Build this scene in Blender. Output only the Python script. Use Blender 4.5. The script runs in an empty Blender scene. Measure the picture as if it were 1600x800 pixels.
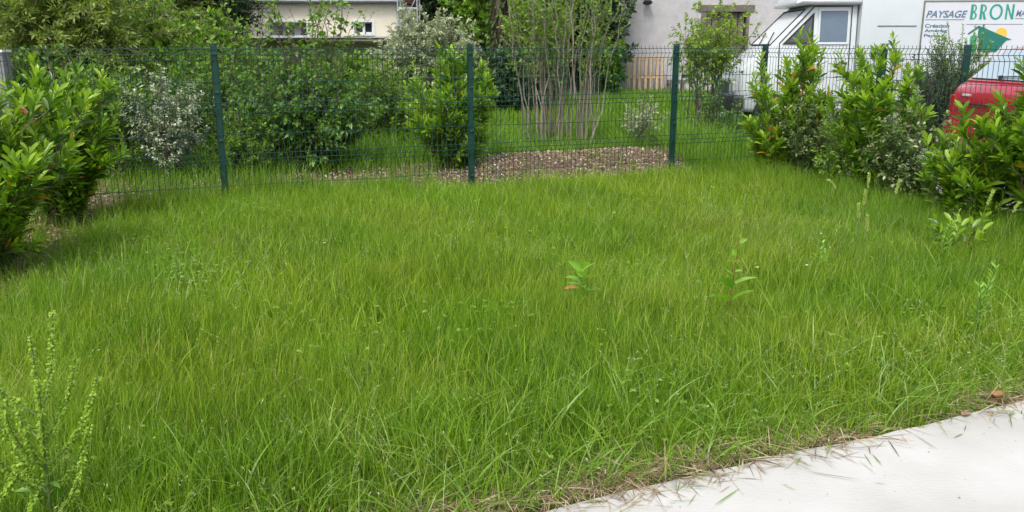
import bpy, bmesh, math, random
import numpy as np
from mathutils import Vector, Matrix
R = math.radians
PI = math.pi
scene = bpy.context.scene
col = scene.collection

# ------------------------------------------------------------------ camera
cd = bpy.data.cameras.new('camera'); cam = bpy.data.objects.new('camera', cd); col.objects.link(cam)
F = 1320.0; PITCH = R(13.96); EYE = 1.5
cd.sensor_width = 36; cd.lens = F / 1600 * 36; cd.clip_start = 0.05; cd.clip_end = 600
cam.location = (0, 0, EYE); cam.rotation_euler = (PI / 2 - PITCH, 0, 0)
scene.camera = cam
# ------------------------------------------------------------------ light
w = bpy.data.worlds.new('World'); scene.world = w; w.use_nodes = True
nt = w.node_tree; bg = nt.nodes['Background']
sky = nt.nodes.new('ShaderNodeTexSky'); sky.sky_type = 'NISHITA'; sky.sun_disc = False
SUN_EL, SUN_AZ = R(60), R(-155)          # azimuth from +Y towards +X
sky.sun_elevation = SUN_EL; sky.sun_rotation = SUN_AZ
sky.air_density = 1.0; sky.dust_density = 4.0; sky.ozone_density = 1.0
hs = nt.nodes.new('ShaderNodeHueSaturation'); hs.inputs['Saturation'].default_value = 0.45
nt.links.new(sky.outputs[0], hs.inputs['Color']); nt.links.new(hs.outputs[0], bg.inputs[0])
bg.inputs[1].default_value = 0.15
sl = bpy.data.lights.new('sun', 'SUN'); sl.energy = 1.3; sl.angle = R(16); sl.color = (1.0, 0.96, 0.88)
so = bpy.data.objects.new('sun', sl); col.objects.link(so)
sd = Vector((math.sin(SUN_AZ) * math.cos(SUN_EL), math.cos(SUN_AZ) * math.cos(SUN_EL), math.sin(SUN_EL)))
so.rotation_euler = (-sd).to_track_quat('-Z', 'Y').to_euler(); so.location = (0, 0, 30)
vs = scene.view_settings
vs.view_transform = 'Standard'; vs.look = 'None'; vs.gamma = 1; vs.use_curve_mapping = False
vs.exposure = 0.98
scene.cycles.max_bounces = 7; scene.cycles.diffuse_bounces = 4; scene.cycles.glossy_bounces = 3
scene.cycles.transmission_bounces = 4; scene.cycles.transparent_max_bounces = 6
scene.cycles.caustics_reflective = False; scene.cycles.caustics_refractive = False

# ------------------------------------------------------------------ helpers
def PX(px, D, z=0.0):
    return (px - 800) / F * (D * math.cos(PITCH) + (EYE - z) * math.sin(PITCH))

def tag(o, label=None, cat=None, group=None, kind=None):
    if label: o['label'] = label
    if cat: o['category'] = cat
    if group: o['group'] = group
    if kind: o['kind'] = kind
    return o

def empty(name, loc=(0, 0, 0), rz=0):
    o = bpy.data.objects.new(name, None); col.objects.link(o)
    o.location = loc; o.rotation_euler = (0, 0, rz); o.empty_display_size = 0.2
    return o

def link(name, me, mat=None, parent=None):
    if mat is not None: me.materials.append(mat)
    o = bpy.data.objects.new(name, me); col.objects.link(o)
    if parent is not None: o.parent = parent
    return o

def npmesh(name, V, Q, attrs=None, smooth=False):
    """V (n,3), Q (m,4) quads or (m,3) tris"""
    me = bpy.data.meshes.new(name)
    V = np.ascontiguousarray(V, dtype=np.float32); Q = np.ascontiguousarray(Q, dtype=np.int32)
    k = Q.shape[1]
    me.vertices.add(len(V)); me.vertices.foreach_set('co', V.ravel())
    me.loops.add(Q.size); me.loops.foreach_set('vertex_index', Q.ravel())
    me.polygons.add(len(Q)); me.polygons.foreach_set('loop_start', np.arange(0, Q.size, k, dtype=np.int32))
    try: me.polygons.foreach_set('loop_total', np.full(len(Q), k, dtype=np.int32))
    except Exception: pass
    if smooth: me.polygons.foreach_set('use_smooth', np.ones(len(Q), dtype=bool))
    for n, a in (attrs or {}).items():
        at = me.attributes.new(n, 'FLOAT', 'POINT'); at.data.foreach_set('value', np.ascontiguousarray(a, dtype=np.float32))
    me.update(calc_edges=True)
    return me

class MB:
    """collects simple solids into one mesh"""
    def __init__(s): s.bm = bmesh.new()
    def box(s, x0, x1, y0, y1, z0, z1, bev=0, M=None):
        r = bmesh.ops.create_cube(s.bm, size=1)
        vs_ = r['verts']
        for v in vs_:
            v.co = Vector((x0 + (v.co.x + .5) * (x1 - x0), y0 + (v.co.y + .5) * (y1 - y0), z0 + (v.co.z + .5) * (z1 - z0)))
        if bev:
            es = {e for v in vs_ for e in v.link_edges}
            rr = bmesh.ops.bevel(s.bm, geom=list(es), offset=bev, segments=2, affect='EDGES', profile=.6)
            vs_ = list({v for f in rr['faces'] for v in f.verts} | {v for v in vs_ if v.is_valid})
        if M is not None: bmesh.ops.transform(s.bm, matrix=M, verts=vs_)
        return s
    def cyl(s, p0, p1, r0, r1=None, n=12, caps=True):
        p0 = Vector(p0); p1 = Vector(p1); r1 = r0 if r1 is None else r1
        d = p1 - p0
        M = Matrix.Translation((p0 + p1) / 2) @ d.to_track_quat('Z', 'Y').to_matrix().to_4x4()
        bmesh.ops.create_cone(s.bm, cap_ends=caps, segments=n, radius1=r0, radius2=r1, depth=d.length, matrix=M)
        return s
    def tube(s, pts, r, n=6):
        for a, b in zip(pts[:-1], pts[1:]): s.cyl(a, b, r, r, n)
        return s
    def loft(s, rings, caps=True):
        vv = [[s.bm.verts.new(p) for p in ring] for ring in rings]
        n = len(vv[0])
        for a, b in zip(vv[:-1], vv[1:]):
            for i in range(n):
                s.bm.faces.new((a[i], a[(i + 1) % n], b[(i + 1) % n], b[i]))
        if caps:
            s.bm.faces.new(vv[0][::-1]); s.bm.faces.new(vv[-1])
        return s
    def poly(s, pts):
        s.bm.faces.new([s.bm.verts.new(p) for p in pts]); return s
    def prism(s, pts, off):
        """polygon pts extruded by vector off"""
        off = Vector(off); a = [s.bm.verts.new(p) for p in pts]; b = [s.bm.verts.new(Vector(p) + off) for p in pts]
        s.bm.faces.new(a); s.bm.faces.new(b[::-1]); n = len(a)
        for i in range(n): s.bm.faces.new((a[i], b[i], b[(i + 1) % n], a[(i + 1) % n]))
        return s
    def build(s, name, mat, parent=None, smooth=False, sharp=35):
        bmesh.ops.recalc_face_normals(s.bm, faces=s.bm.faces)
        me = bpy.data.meshes.new(name); s.bm.to_mesh(me); s.bm.free()
        if smooth:
            me.polygons.foreach_set('use_smooth', np.ones(len(me.polygons), dtype=bool))
            me.set_sharp_from_angle(angle=R(sharp))
        return link(name, me, mat, parent)

# ------------------------------------------------------------------ materials
def mat_new(name):
    m = bpy.data.materials.new(name); m.use_nodes = True
    n = m.node_tree.nodes; l = m.node_tree.links
    return m, n, l, n['Principled BSDF'], n['Material Output']

def plain(name, c, rough=.6, metal=0, spec=.5, noise=0.0, nscale=8, bump=0, bscale=60, c2=None, coat=0):
    m, n, l, b, o = mat_new(name)
    b.inputs['Base Color'].default_value = (*c, 1); b.inputs['Roughness'].default_value = rough
    b.inputs['Metallic'].default_value = metal; b.inputs['Specular IOR Level'].default_value = spec
    b.inputs['Coat Weight'].default_value = coat
    tc = n.new('ShaderNodeTexCoord')
    if noise or c2:
        t = n.new('ShaderNodeTexNoise'); t.inputs['Scale'].default_value = nscale; t.inputs['Detail'].default_value = 8
        t.inputs['Roughness'].default_value = .65
        l.new(tc.outputs['Object'], t.inputs['Vector'])
        mx = n.new('ShaderNodeMix'); mx.data_type = 'RGBA'
        c2 = c2 or tuple(x * (1 - noise) for x in c)
        mx.inputs['A'].default_value = (*c, 1); mx.inputs['B'].default_value = (*c2, 1)
        mr = n.new('ShaderNodeMapRange'); mr.inputs['From Min'].default_value = .38; mr.inputs['From Max'].default_value = .66
        l.new(t.outputs['Fac'], mr.inputs['Value']); l.new(mr.outputs[0], mx.inputs['Factor'])
        l.new(mx.outputs['Result'], b.inputs['Base Color'])
    if bump:
        t2 = n.new('ShaderNodeTexNoise'); t2.inputs['Scale'].default_value = bscale; t2.inputs['Detail'].default_value = 6
        l.new(tc.outputs['Object'], t2.inputs['Vector'])
        bp = n.new('ShaderNodeBump'); bp.inputs['Strength'].default_value = 1; bp.inputs['Distance'].default_value = bump
        l.new(t2.outputs['Fac'], bp.inputs['Height']); l.new(bp.outputs[0], b.inputs['Normal'])
    return m

def leaf_mat(name, stops, rough=.45, trans=.4, spec=.5, tmul=(1.25, 1.35, .6), patch=None):
    """colour by the per-leaf attribute rnd (0..1); thin leaf: diffuse + gloss + light through"""
    m, n, l, b, o = mat_new(name)
    at = n.new('ShaderNodeAttribute'); at.attribute_name = 'rnd'
    cr = n.new('ShaderNodeValToRGB'); e = cr.color_ramp.elements
    e[0].position = stops[0][0]; e[0].color = (*stops[0][1], 1)
    e[1].position = stops[-1][0]; e[1].color = (*stops[-1][1], 1)
    for p, c in stops[1:-1]:
        x = e.new(p); x.color = (*c, 1)
    l.new(at.outputs['Fac'], cr.inputs[0])
    out = cr.outputs[0]
    if patch:
        tc = n.new('ShaderNodeTexCoord'); t = n.new('ShaderNodeTexNoise'); t.inputs['Scale'].default_value = patch[0]
        t.inputs['Detail'].default_value = 3; l.new(tc.outputs['Object'], t.inputs['Vector'])
        mr = n.new('ShaderNodeMapRange'); mr.inputs['From Min'].default_value = .4; mr.inputs['From Max'].default_value = .64
        l.new(t.outputs['Fac'], mr.inputs['Value'])
        mx = n.new('ShaderNodeMix'); mx.data_type = 'RGBA'; mx.blend_type = 'MULTIPLY'
        mx.inputs['B'].default_value = (*patch[1], 1)
        l.new(mr.outputs[0], mx.inputs['Factor']); l.new(out, mx.inputs['A']); out = mx.outputs['Result']
        if len(patch) > 2:
            t = n.new('ShaderNodeTexNoise'); t.inputs['Scale'].default_value = patch[2]; t.inputs['Detail'].default_value = 5; l.new(tc.outputs['Object'], t.inputs['Vector'])
            mr = n.new('ShaderNodeMapRange'); mr.inputs['From Min'].default_value = .42; mr.inputs['From Max'].default_value = .66
            l.new(t.outputs['Fac'], mr.inputs['Value']); mx = n.new('ShaderNodeMix'); mx.data_type = 'RGBA'; mx.blend_type = 'MULTIPLY'; mx.inputs['B'].default_value = (*patch[3], 1)
            l.new(mr.outputs[0], mx.inputs['Factor']); l.new(out, mx.inputs['A']); out = mx.outputs['Result']
    l.new(out, b.inputs['Base Color'])
    b.inputs['Roughness'].default_value = rough; b.inputs['Specular IOR Level'].default_value = spec
    tr = n.new('ShaderNodeBsdfTranslucent')
    mm = n.new('ShaderNodeMix'); mm.data_type = 'RGBA'; mm.blend_type = 'MULTIPLY'; mm.inputs['Factor'].default_value = 1
    mm.inputs['B'].default_value = (*tmul, 1); l.new(out, mm.inputs['A']); l.new(mm.outputs['Result'], tr.inputs['Color'])
    ms = n.new('ShaderNodeMixShader'); ms.inputs[0].default_value = trans
    l.new(b.outputs[0], ms.inputs[1]); l.new(tr.outputs[0], ms.inputs[2]); l.new(ms.outputs[0], o.inputs[0])
    return m

def ramp(*cs):
    n = len(cs) - 1
    return [(i / n, c) for i, c in enumerate(cs)]

M = {}
# greens of the lawn
M['grass'] = leaf_mat('grass_blades', [(0, (.038, .105, .008)), (.45, (.142, .268, .013)), (.85, (.295, .425, .032)), (.92, (.30, .36, .09)), (1, (.50, .47, .25))],
                      rough=.50, trans=.45, spec=.25, tmul=(1.3, 1.35, .5), patch=(.45, (.76, .92, .85), 1.9, (1.14, 1.0, 1.1)))
M['garden_grass'] = leaf_mat('garden_grass_blades', [(0, (.08, .17, .015)), (.5, (.15, .29, .022)), (.9, (.23, .37, .04)), (1, (.35, .36, .16))],
                      rough=.5, trans=.45, spec=.3, patch=(.3, (.85, .9, .8)))
M['broad_grass'] = leaf_mat('broad_grass', [(0, (.10, .20, .02)), (.6, (.18, .32, .03)), (1, (.28, .38, .08))], rough=.38, trans=.42, spec=.45)
M['seed'] = leaf_mat('seed_stalks', [(0, (.16, .24, .06)), (.5, (.34, .38, .18)), (1, (.60, .60, .42))], rough=.4, trans=.3)
M['dry'] = leaf_mat('dry_grass', [(0, (.12, .075, .045)), (.4, (.25, .17, .10)), (.8, (.42, .33, .20)), (1, (.52, .47, .30))], rough=.7, trans=.15, tmul=(1, 1, .8))
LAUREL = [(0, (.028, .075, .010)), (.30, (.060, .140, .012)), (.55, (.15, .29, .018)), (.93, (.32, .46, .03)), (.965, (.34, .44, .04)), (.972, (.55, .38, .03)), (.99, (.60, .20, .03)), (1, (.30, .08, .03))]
M['laurel'] = leaf_mat('laurel_leaves', LAUREL, rough=.30, trans=.40, spec=.55)
M['lilac'] = leaf_mat('lilac_leaves', ramp((.032, .08, .015), (.058, .14, .02), (.105, .21, .026), (.18, .29, .038)), rough=.42, trans=.36)
M['broadleaf'] = leaf_mat('broad_leaves', ramp((.05, .11, .014), (.10, .20, .020), (.16, .29, .026), (.25, .38, .045)), rough=.5, trans=.4)
M['yellowgreen'] = leaf_mat('yellow_green_leaves', ramp((.08, .15, .018), (.16, .27, .025), (.25, .36, .04), (.33, .42, .07)), rough=.5, trans=.45)
M['feathery'] = leaf_mat('feathery_leaves', ramp((.07, .13, .018), (.14, .22, .025), (.22, .30, .05), (.36, .36, .15)), rough=.55, trans=.4)
M['conifer'] = leaf_mat('conifer_leaves', ramp((.012, .032, .014), (.022, .055, .018), (.04, .085, .022), (.06, .11, .03)), rough=.6, trans=.15)
M['darkhedge'] = leaf_mat('dark_leaves', ramp((.014, .034, .016), (.024, .056, .022), (.036, .08, .028), (.05, .11, .03)), rough=.6, trans=.2)
M['variegated'] = leaf_mat('variegated_leaves', [(0, (.04, .09, .03)), (.4, (.08, .15, .06)), (.5, (.36, .40, .26)), (1, (.56, .58, .44))], rough=.45, trans=.3, tmul=(1, 1.1, .8))
M['silver'] = leaf_mat('silver_leaves', ramp((.17, .20, .12), (.27, .31, .18), (.38, .42, .26), (.50, .53, .38)), rough=.6, trans=.3, tmul=(1, 1.1, .8))
M['viburnum'] = leaf_mat('viburnum_leaves', [(0, (.04, .09, .02)), (.5, (.09, .17, .04)), (.75, (.17, .24, .08)), (.8, (.36, .38, .22)), (1, (.50, .50, .34))], rough=.5, trans=.35)
M['weed'] = leaf_mat('weed_leaves', ramp((.08, .20, .02), (.14, .30, .03), (.20, .38, .04), (.24, .42, .06)), rough=.35, trans=.42, spec=.5)
M['dock'] = leaf_mat('dock_seeds', ramp((.15, .28, .025), (.21, .35, .035), (.27, .40, .05), (.33, .43, .08)), rough=.8, trans=.35, spec=.15)
M['barley'] = leaf_mat('barley_heads', ramp((.26, .36, .07), (.38, .47, .12), (.50, .56, .20)), rough=.5, trans=.35)
M['bark'] = plain('bark', (.13, .10, .075), .85, noise=.5, nscale=25, bump=.006, bscale=50)
M['palebark'] = plain('pale_bark', (.25, .22, .17), .8, noise=.4, nscale=25, bump=.003, bscale=60)
M['greenstem'] = plain('green_stem', (.12, .18, .05), .6, noise=.3, nscale=30)
M['redstem'] = plain('red_stem', (.20, .06, .035), .6, noise=.3, nscale=60)
M['fence'] = plain('green_coating', (.006, .045, .036), .42, spec=.4, noise=.25, nscale=6)
M['soil'] = None
M['concrete'] = None

# ------------------------------------------------------------------ foliage builders
def nrm(a): return a / np.maximum(np.linalg.norm(a, axis=-1, keepdims=True), 1e-9)

def leaves_arrays(rng, P, T, L, W, rnd, K=4, droop=.25, fold=.25, shape='ellipse', up=None):
    """curved, folded leaf surfaces; returns verts, quads, attrs"""
    N = len(P)
    T = nrm(T); up = rng.normal(size=(N, 3)) * .45 + np.array([0, 0, 1.0]) if up is None else up
    S = nrm(np.cross(T, up)); U = nrm(np.cross(S, T))
    s = np.linspace(0, 1, K + 1)
    if shape == 'ellipse': wp = np.sin(PI * np.clip(s * .93 + .035, 0, 1)) ** .75
    elif shape == 'ovate': wp = np.sin(PI * s ** .7) ** .8
    else: wp = np.minimum(1, 4 * s) * (1 - s ** 2.2)
    wp[0] = .08; wp[-1] = .02
    c = P[:, None] + T[:, None] * (s[None, :, None] * L[:, None, None])
    c = c - np.array([0, 0, 1.0]) * (droop * L[:, None, None] * s[None, :, None] ** 2)
    hw = .5 * W[:, None, None] * wp[None, :, None]
    lf = c - S[:, None] * hw + U[:, None] * hw * fold
    rt = c + S[:, None] * hw + U[:, None] * hw * fold
    V = np.stack([lf, c, rt], axis=2)             # N,K+1,3,3
    idx = np.arange(N * (K + 1) * 3).reshape(N, K + 1, 3)
    q1 = np.stack([idx[:, :-1, 0], idx[:, :-1, 1], idx[:, 1:, 1], idx[:, 1:, 0]], -1)
    q2 = np.stack([idx[:, :-1, 1], idx[:, :-1, 2], idx[:, 1:, 2], idx[:, 1:, 1]], -1)
    Q = np.concatenate([q1.reshape(-1, 4), q2.reshape(-1, 4)])
    return V.reshape(-1, 3), Q, np.repeat(rnd, (K + 1) * 3)

def diamonds_arrays(rng, P, T, L, W, rnd, fold=.3):
    N = len(P); T = nrm(T); S = nrm(np.cross(T, rng.normal(size=(N, 3)) + np.array([0, 0, .8]))); U = np.cross(S, T)
    a = P; tip = P + T * L[:, None]; m = P + T * (L * .45)[:, None]
    lf = m - S * (W * .5)[:, None] + U * (W * fold * .5)[:, None]; rt = m + S * (W * .5)[:, None] + U * (W * fold * .5)[:, None]
    V = np.stack([a, lf, tip, rt], 1)
    idx = np.arange(N * 4).reshape(N, 4)
    Q = np.concatenate([idx[:, [0, 1, 2]], idx[:, [0, 2, 3]]])
    return V.reshape(-1, 3), Q, np.repeat(rnd, 4)

def tubes_mesh(name, paths, n=5):
    """paths: list of (pts(k,3), radii(k))"""
    Vs, Qs, off = [], [], 0
    ang = np.arange(n) * 2 * PI / n
    for pts, rad in paths:
        pts = np.asarray(pts); k = len(pts)
        t = np.gradient(pts, axis=0); t = nrm(t)
        ref = np.array([.31, .2, .93]) if abs(t[0][2]) < .8 else np.array([1., .1, 0])
        a = nrm(np.cross(t, ref)); b = np.cross(t, a)
        ring = pts[:, None] + (a[:, None] * np.cos(ang)[None, :, None] + b[:, None] * np.sin(ang)[None, :, None]) * np.asarray(rad)[:, None, None]
        Vs.append(ring.reshape(-1, 3))
        i = np.arange(k * n).reshape(k, n) + off
        Qs.append(np.stack([i[:-1], np.roll(i[:-1], -1, 1), np.roll(i[1:], -1, 1), i[1:]], -1).reshape(-1, 4))
        off += k * n
    return npmesh(name, np.concatenate(Vs), np.concatenate(Qs), smooth=True)

def bez(a, b, c, k):
    s = np.linspace(0, 1, k)[:, None]
    return (1 - s) ** 2 * a + 2 * s * (1 - s) * b + s ** 2 * c

def plant(name, label, cat, base, H, rx, ry, mat, group=None, seed=0, n_main=14, n_twig=12, n_leaf=12, leaf=(.10, .035),
          K=4, zlo=.15, twig=.3, up=.6, angle=.9, r0=.014, bark='bark', droop=.25, fold=.25, shape='ellipse', age=.5, t0=.3,
          simple=False, lean=(0, 0), stem_name='stem', leaf_name='foliage', yellow=0.0, trunk=None, upward=.0, single=False, jitter=.03, hang=0.0, radii=None, basew=.13):
    """a bush or tree: stems curve from the base to points spread through an uneven crown; twigs leave them, leaves sit round the twigs.
    trunk: (height, radius) for a single stem before the branching."""
    rng = np.random.default_rng(seed + 11)
    root = empty(name, base); tag(root, label, cat, group)
    paths, P, T, A = [], [], [], []
    if trunk:
        th, tr = trunk
        tp = np.stack([np.linspace(0, lean[0] * .5, 6) + rng.normal(0, tr * .25, 6), np.linspace(0, lean[1] * .5, 6) + rng.normal(0, tr * .25, 6), np.linspace(-.05, th, 6)], 1)
        paths.append((tp, np.linspace(tr * 1.25, tr * .75, 6)))
        org = tp[-1]
    else: org = np.zeros(3)
    zc = H * (zlo + 1) / 2; rz = H * (1 - zlo) / 2
    for i in range(n_main):
        u = nrm(rng.normal(size=3)); 
        rr = rng.uniform(.45, 1.0) ** .6 * rng.uniform(.86, 1.08)
        tgt = np.array([u[0] * rx * rr + lean[0], u[1] * ry * rr + lean[1], zc + u[2] * rz * rr])
        if upward: tgt[2] = zc + abs(u[2]) * rz * rr * upward + (1 - upward) * u[2] * rz * rr
        if trunk:
            a = tp[rng.integers(2, 6)].copy() if tgt[2] < org[2] + .3 * H else org.copy()
            a[2] = min(a[2], max(.1, tgt[2] - .05))
        else:
            a = np.array([rng.normal(0, rx * .13), rng.normal(0, ry * .13), -.03]) if basew < .2 else np.array([tgt[0] * basew + rng.normal(0, .05), tgt[1] * basew + rng.normal(0, .05), -.03])
        mid = a + (tgt - a) * np.array([.25, .25, .62]) + rng.normal(0, .04 * H, 3)
        k = 9
        pts = bez(a, mid, tgt, k); pts[1:-1] += rng.normal(0, jitter * .5, (k - 2, 3))
        rad = np.linspace(r0 * (1 if not trunk else .7), r0 * .22, k)
        paths.append((pts, rad))
        seglen = np.linalg.norm(tgt - a)
        nt_ = n_twig
        for j in range(nt_):
            f = t0 + (1 - t0) * (j + rng.uniform(0, 1)) / nt_
            if j == nt_ - 1: f = .999
            x = f * (k - 1); ii = min(int(x), k - 2); q = pts[ii] + (pts[ii + 1] - pts[ii]) * (x - ii)
            along = nrm(pts[ii + 1] - pts[ii])
            if j == nt_ - 1: d = nrm(along + np.array([0, 0, up * .6]))
            else:
                d = rng.normal(size=3); d -= along * d.dot(along); out = np.array([q[0] - lean[0], q[1] - lean[1], 0]) / max(rx, .1)
                d = nrm(nrm(d) * .9 + along * .5 + out * .4 + np.array([0, 0, up]))
            tl = twig * rng.uniform(.55, 1.15) * (1.1 - .4 * f)
            kk = 5; s = np.linspace(0, 1, kk)[:, None]
            tw = q + d * tl * s + np.array([0, 0, (up * .25 - hang) * tl]) * s ** 2
            paths.append((tw, np.linspace(r0 * .25, r0 * .10, kk)))
            ml = rng.integers(max(2, int(n_leaf * .7)), int(n_leaf * 1.3) + 1)
            g = (np.arange(ml) + rng.uniform(0, .6, ml)) / ml
            g = .1 + .9 * g ** .85; g = np.minimum(g, 1)
            gi = np.minimum((g * (kk - 1)).astype(int), kk - 2); gf = (g * (kk - 1) - gi)[:, None]
            pp = tw[gi] * (1 - gf) + tw[gi + 1] * gf
            dd = nrm(tw[gi + 1] - tw[gi])
            ph = np.arange(ml) * 2.4 + rng.uniform(0, 6.3)
            a1 = nrm(np.cross(dd, np.array([.2, .3, .9]) + rng.normal(0, .05, 3))); b1 = np.cross(dd, a1)
            rad_ = a1 * np.cos(ph)[:, None] + b1 * np.sin(ph)[:, None]
            an = angle * (1.15 - .5 * g)[:, None]
            tt = nrm(dd * np.cos(an) + rad_ * np.sin(an) + rng.normal(0, .08, (ml, 3)))
            P.append(pp); T.append(tt); A.append(np.stack([g, np.full(ml, f)], 1))
    P = np.concatenate(P); T = np.concatenate(T); A = np.concatenate(A)
    n = len(P)
    sz = rng.uniform(.65, 1.15, n)
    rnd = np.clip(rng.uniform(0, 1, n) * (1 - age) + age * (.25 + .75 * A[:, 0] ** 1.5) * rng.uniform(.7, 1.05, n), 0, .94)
    if yellow:
        m = rng.uniform(0, 1, n) < yellow * np.where(A[:, 0] < .5, 1.8, .3); rnd[m] = rng.uniform(.972, 1, m.sum())
    if simple: V, Q, a = diamonds_arrays(rng, P, T, leaf[0] * sz, leaf[1] * sz, rnd, fold)
    else: V, Q, a = leaves_arrays(rng, P, T, leaf[0] * sz, leaf[1] * sz, rnd, K, droop, fold, shape)
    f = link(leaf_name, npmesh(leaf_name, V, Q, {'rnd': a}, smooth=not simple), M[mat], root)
    link(stem_name, tubes_mesh(stem_name, paths, 5 if not trunk else 7), M[bark], root)
    return root

# ------------------------------------------------------------------ setting: ground
def n2(x, y, s=1.0, o=0.0):
    return (np.sin(x * 1.3 * s + o) * np.cos(y * 1.7 * s - o * 1.3) + .6 * np.sin(x * 2.9 * s + y * 2.1 * s + o * 2) + .35 * np.cos(x * 5.3 * s - y * 4.7 * s + o)) / 1.95

E0 = np.array([.22, 2.51]); EU = np.array([math.cos(R(23)), math.sin(R(23))])       # terrace edge
C0 = np.array([3.03, 10.37]); FU = np.array([.9285, .3713]); FV = np.array([.3713, -.9285])  # fence corner and the two fence directions

def terrace_side(x, y):          # >0 on lawn side
    return -(x - E0[0]) * EU[1] + (y - E0[1]) * EU[0]
def back_side(x, y):             # >0 beyond the back fence
    return (x - C0[0]) * (-FU[1]) + (y - C0[1]) * FU[0]
def right_side(x, y):            # >0 beyond the side fence
    return (x - C0[0]) * FU[0] + (y - C0[1]) * FU[1]

m, n, l, b, o = mat_new('garden_soil')
tc = n.new('ShaderNodeTexCoord'); t1 = n.new('ShaderNodeTexNoise'); t1.inputs['Scale'].default_value = .9; t1.inputs['Detail'].default_value = 9
t2 = n.new('ShaderNodeTexNoise'); t2.inputs['Scale'].default_value = 40; t2.inputs['Detail'].default_value = 5
l.new(tc.outputs['Object'], t1.inputs['Vector']); l.new(tc.outputs['Object'], t2.inputs['Vector'])
cr = n.new('ShaderNodeValToRGB'); cr.color_ramp.elements[0].color = (.045, .035, .022, 1); cr.color_ramp.elements[1].color = (.07, .10, .025, 1)
cr.color_ramp.elements[0].position = .35; cr.color_ramp.elements[1].position = .6
mx = n.new('ShaderNodeMix'); mx.data_type = 'RGBA'; mx.blend_type = 'MULTIPLY'; mx.inputs['Factor'].default_value = .6
l.new(t1.outputs['Fac'], cr.inputs[0]); l.new(cr.outputs[0], mx.inputs['A']); l.new(t2.outputs['Color'], mx.inputs['B'])
l.new(mx.outputs['Result'], b.inputs['Base Color']); b.inputs['Roughness'].default_value = .95
bp = n.new('ShaderNodeBump'); bp.inputs['Distance'].default_value = .02; l.new(t2.outputs['Fac'], bp.inputs['Height']); l.new(bp.outputs[0], b.inputs['Normal'])
M['soil'] = m

def grid_sheet(name, x0, x1, y0, y1, nx, ny, zf, mat, mask=None):
    xs = np.linspace(x0, x1, nx); ys = np.linspace(y0, y1, ny)
    X, Y = np.meshgrid(xs, ys); Z = zf(X, Y)
    idx = np.arange(nx * ny).reshape(ny, nx)
    Q = np.stack([idx[:-1, :-1], idx[:-1, 1:], idx[1:, 1:], idx[1:, :-1]], -1).reshape(-1, 4)
    if mask is not None:
        cx = X.ravel()[Q].mean(1); cy = Y.ravel()[Q].mean(1); Q = Q[mask(cx, cy)]
    return link(name, npmesh(name, np.stack([X, Y, Z], -1).reshape(-1, 3), Q, smooth=True), mat)

def ground_z(x, y):
    g = .012 * n2(np.asarray(x, float), np.asarray(y, float), .8)
    return g * np.clip((np.asarray(terrace_side(x, y)) - .1) / .8, 0, 1) * (np.abs(x) < 15) * (np.asarray(y) < 35) - .0
b_ = np.concatenate([[-300, -120, -50, -25], np.linspace(-16, 16, 161), [25, 50, 120, 300]])
c_ = np.concatenate([[-60, -20, -6], np.linspace(-2, 40, 200), [60, 100, 180, 350]])
X, Y = np.meshgrid(b_, c_); idx = np.arange(X.size).reshape(X.shape)
Q = np.stack([idx[:-1, :-1], idx[:-1, 1:], idx[1:, 1:], idx[1:, :-1]], -1).reshape(-1, 4)
go = link('ground', npmesh('ground', np.stack([X, Y, ground_z(X, Y)], -1).reshape(-1, 3), Q, smooth=True), M['soil'])
tag(go, kind='structure')

# terrace slab, brushed pale concrete
m, n, l, b, o = mat_new('pale_concrete')
tc = n.new('ShaderNodeTexCoord'); mp = n.new('ShaderNodeMapping'); mp.inputs['Rotation'].default_value[2] = R(5); mp.inputs['Scale'].default_value = (40, 110, 40)
t1 = n.new('ShaderNodeTexNoise'); t1.inputs['Scale'].default_value = 1; t1.inputs['Detail'].default_value = 4
t2 = n.new('ShaderNodeTexNoise'); t2.inputs['Scale'].default_value = 1.7; t2.inputs['Detail'].default_value = 8
t3 = n.new('ShaderNodeTexNoise'); t3.inputs['Scale'].default_value = 70; t3.inputs['Detail'].default_value = 3
l.new(tc.outputs['Object'], mp.inputs[0]); l.new(mp.outputs[0], t1.inputs['Vector'])
l.new(tc.outputs['Object'], t2.inputs['Vector']); l.new(tc.outputs['Object'], t3.inputs['Vector'])
cr = n.new('ShaderNodeValToRGB'); cr.color_ramp.elements[0].color = (.30, .295, .275, 1); cr.color_ramp.elements[1].color = (.405, .40, .388, 1)
cr.color_ramp.elements[0].position = .3; cr.color_ramp.elements[1].position = .62
cr3 = n.new('ShaderNodeValToRGB'); cr3.color_ramp.elements[0].color = (.45, .40, .33, 1); cr3.color_ramp.elements[1].color = (1, 1, 1, 1)
cr3.color_ramp.elements[0].position = .22; cr3.color_ramp.elements[1].position = .30
mx = n.new('ShaderNodeMix'); mx.data_type = 'RGBA'; mx.blend_type = 'MULTIPLY'; mx.inputs['Factor'].default_value = 1
l.new(t2.outputs['Fac'], cr.inputs[0]); l.new(t3.outputs['Fac'], cr3.inputs[0]); l.new(cr.outputs[0], mx.inputs['A']); l.new(cr3.outputs[0], mx.inputs['B'])
l.new(mx.outputs['Result'], b.inputs['Base Color']); b.inputs['Roughness'].default_value = .85
bp = n.new('ShaderNodeBump'); bp.inputs['Distance'].default_value = .0020; bp.inputs['Strength'].default_value = .8
l.new(t1.outputs['Fac'], bp.inputs['Height']); l.new(bp.outputs[0], b.inputs['Normal'])
M['concrete'] = m
mb = MB()
pts = []
rr = random.Random(4)
for i in range(81):
    u = -4 + 12 * i / 80
    q = E0 + EU * u; wob = .014 * math.sin(u * 3.1) + .011 * rr.uniform(-1, 1)
    pts.append((q[0] - EU[1] * -0 + EU[1] * -wob, q[1] + EU[0] * wob, .035))
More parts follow.
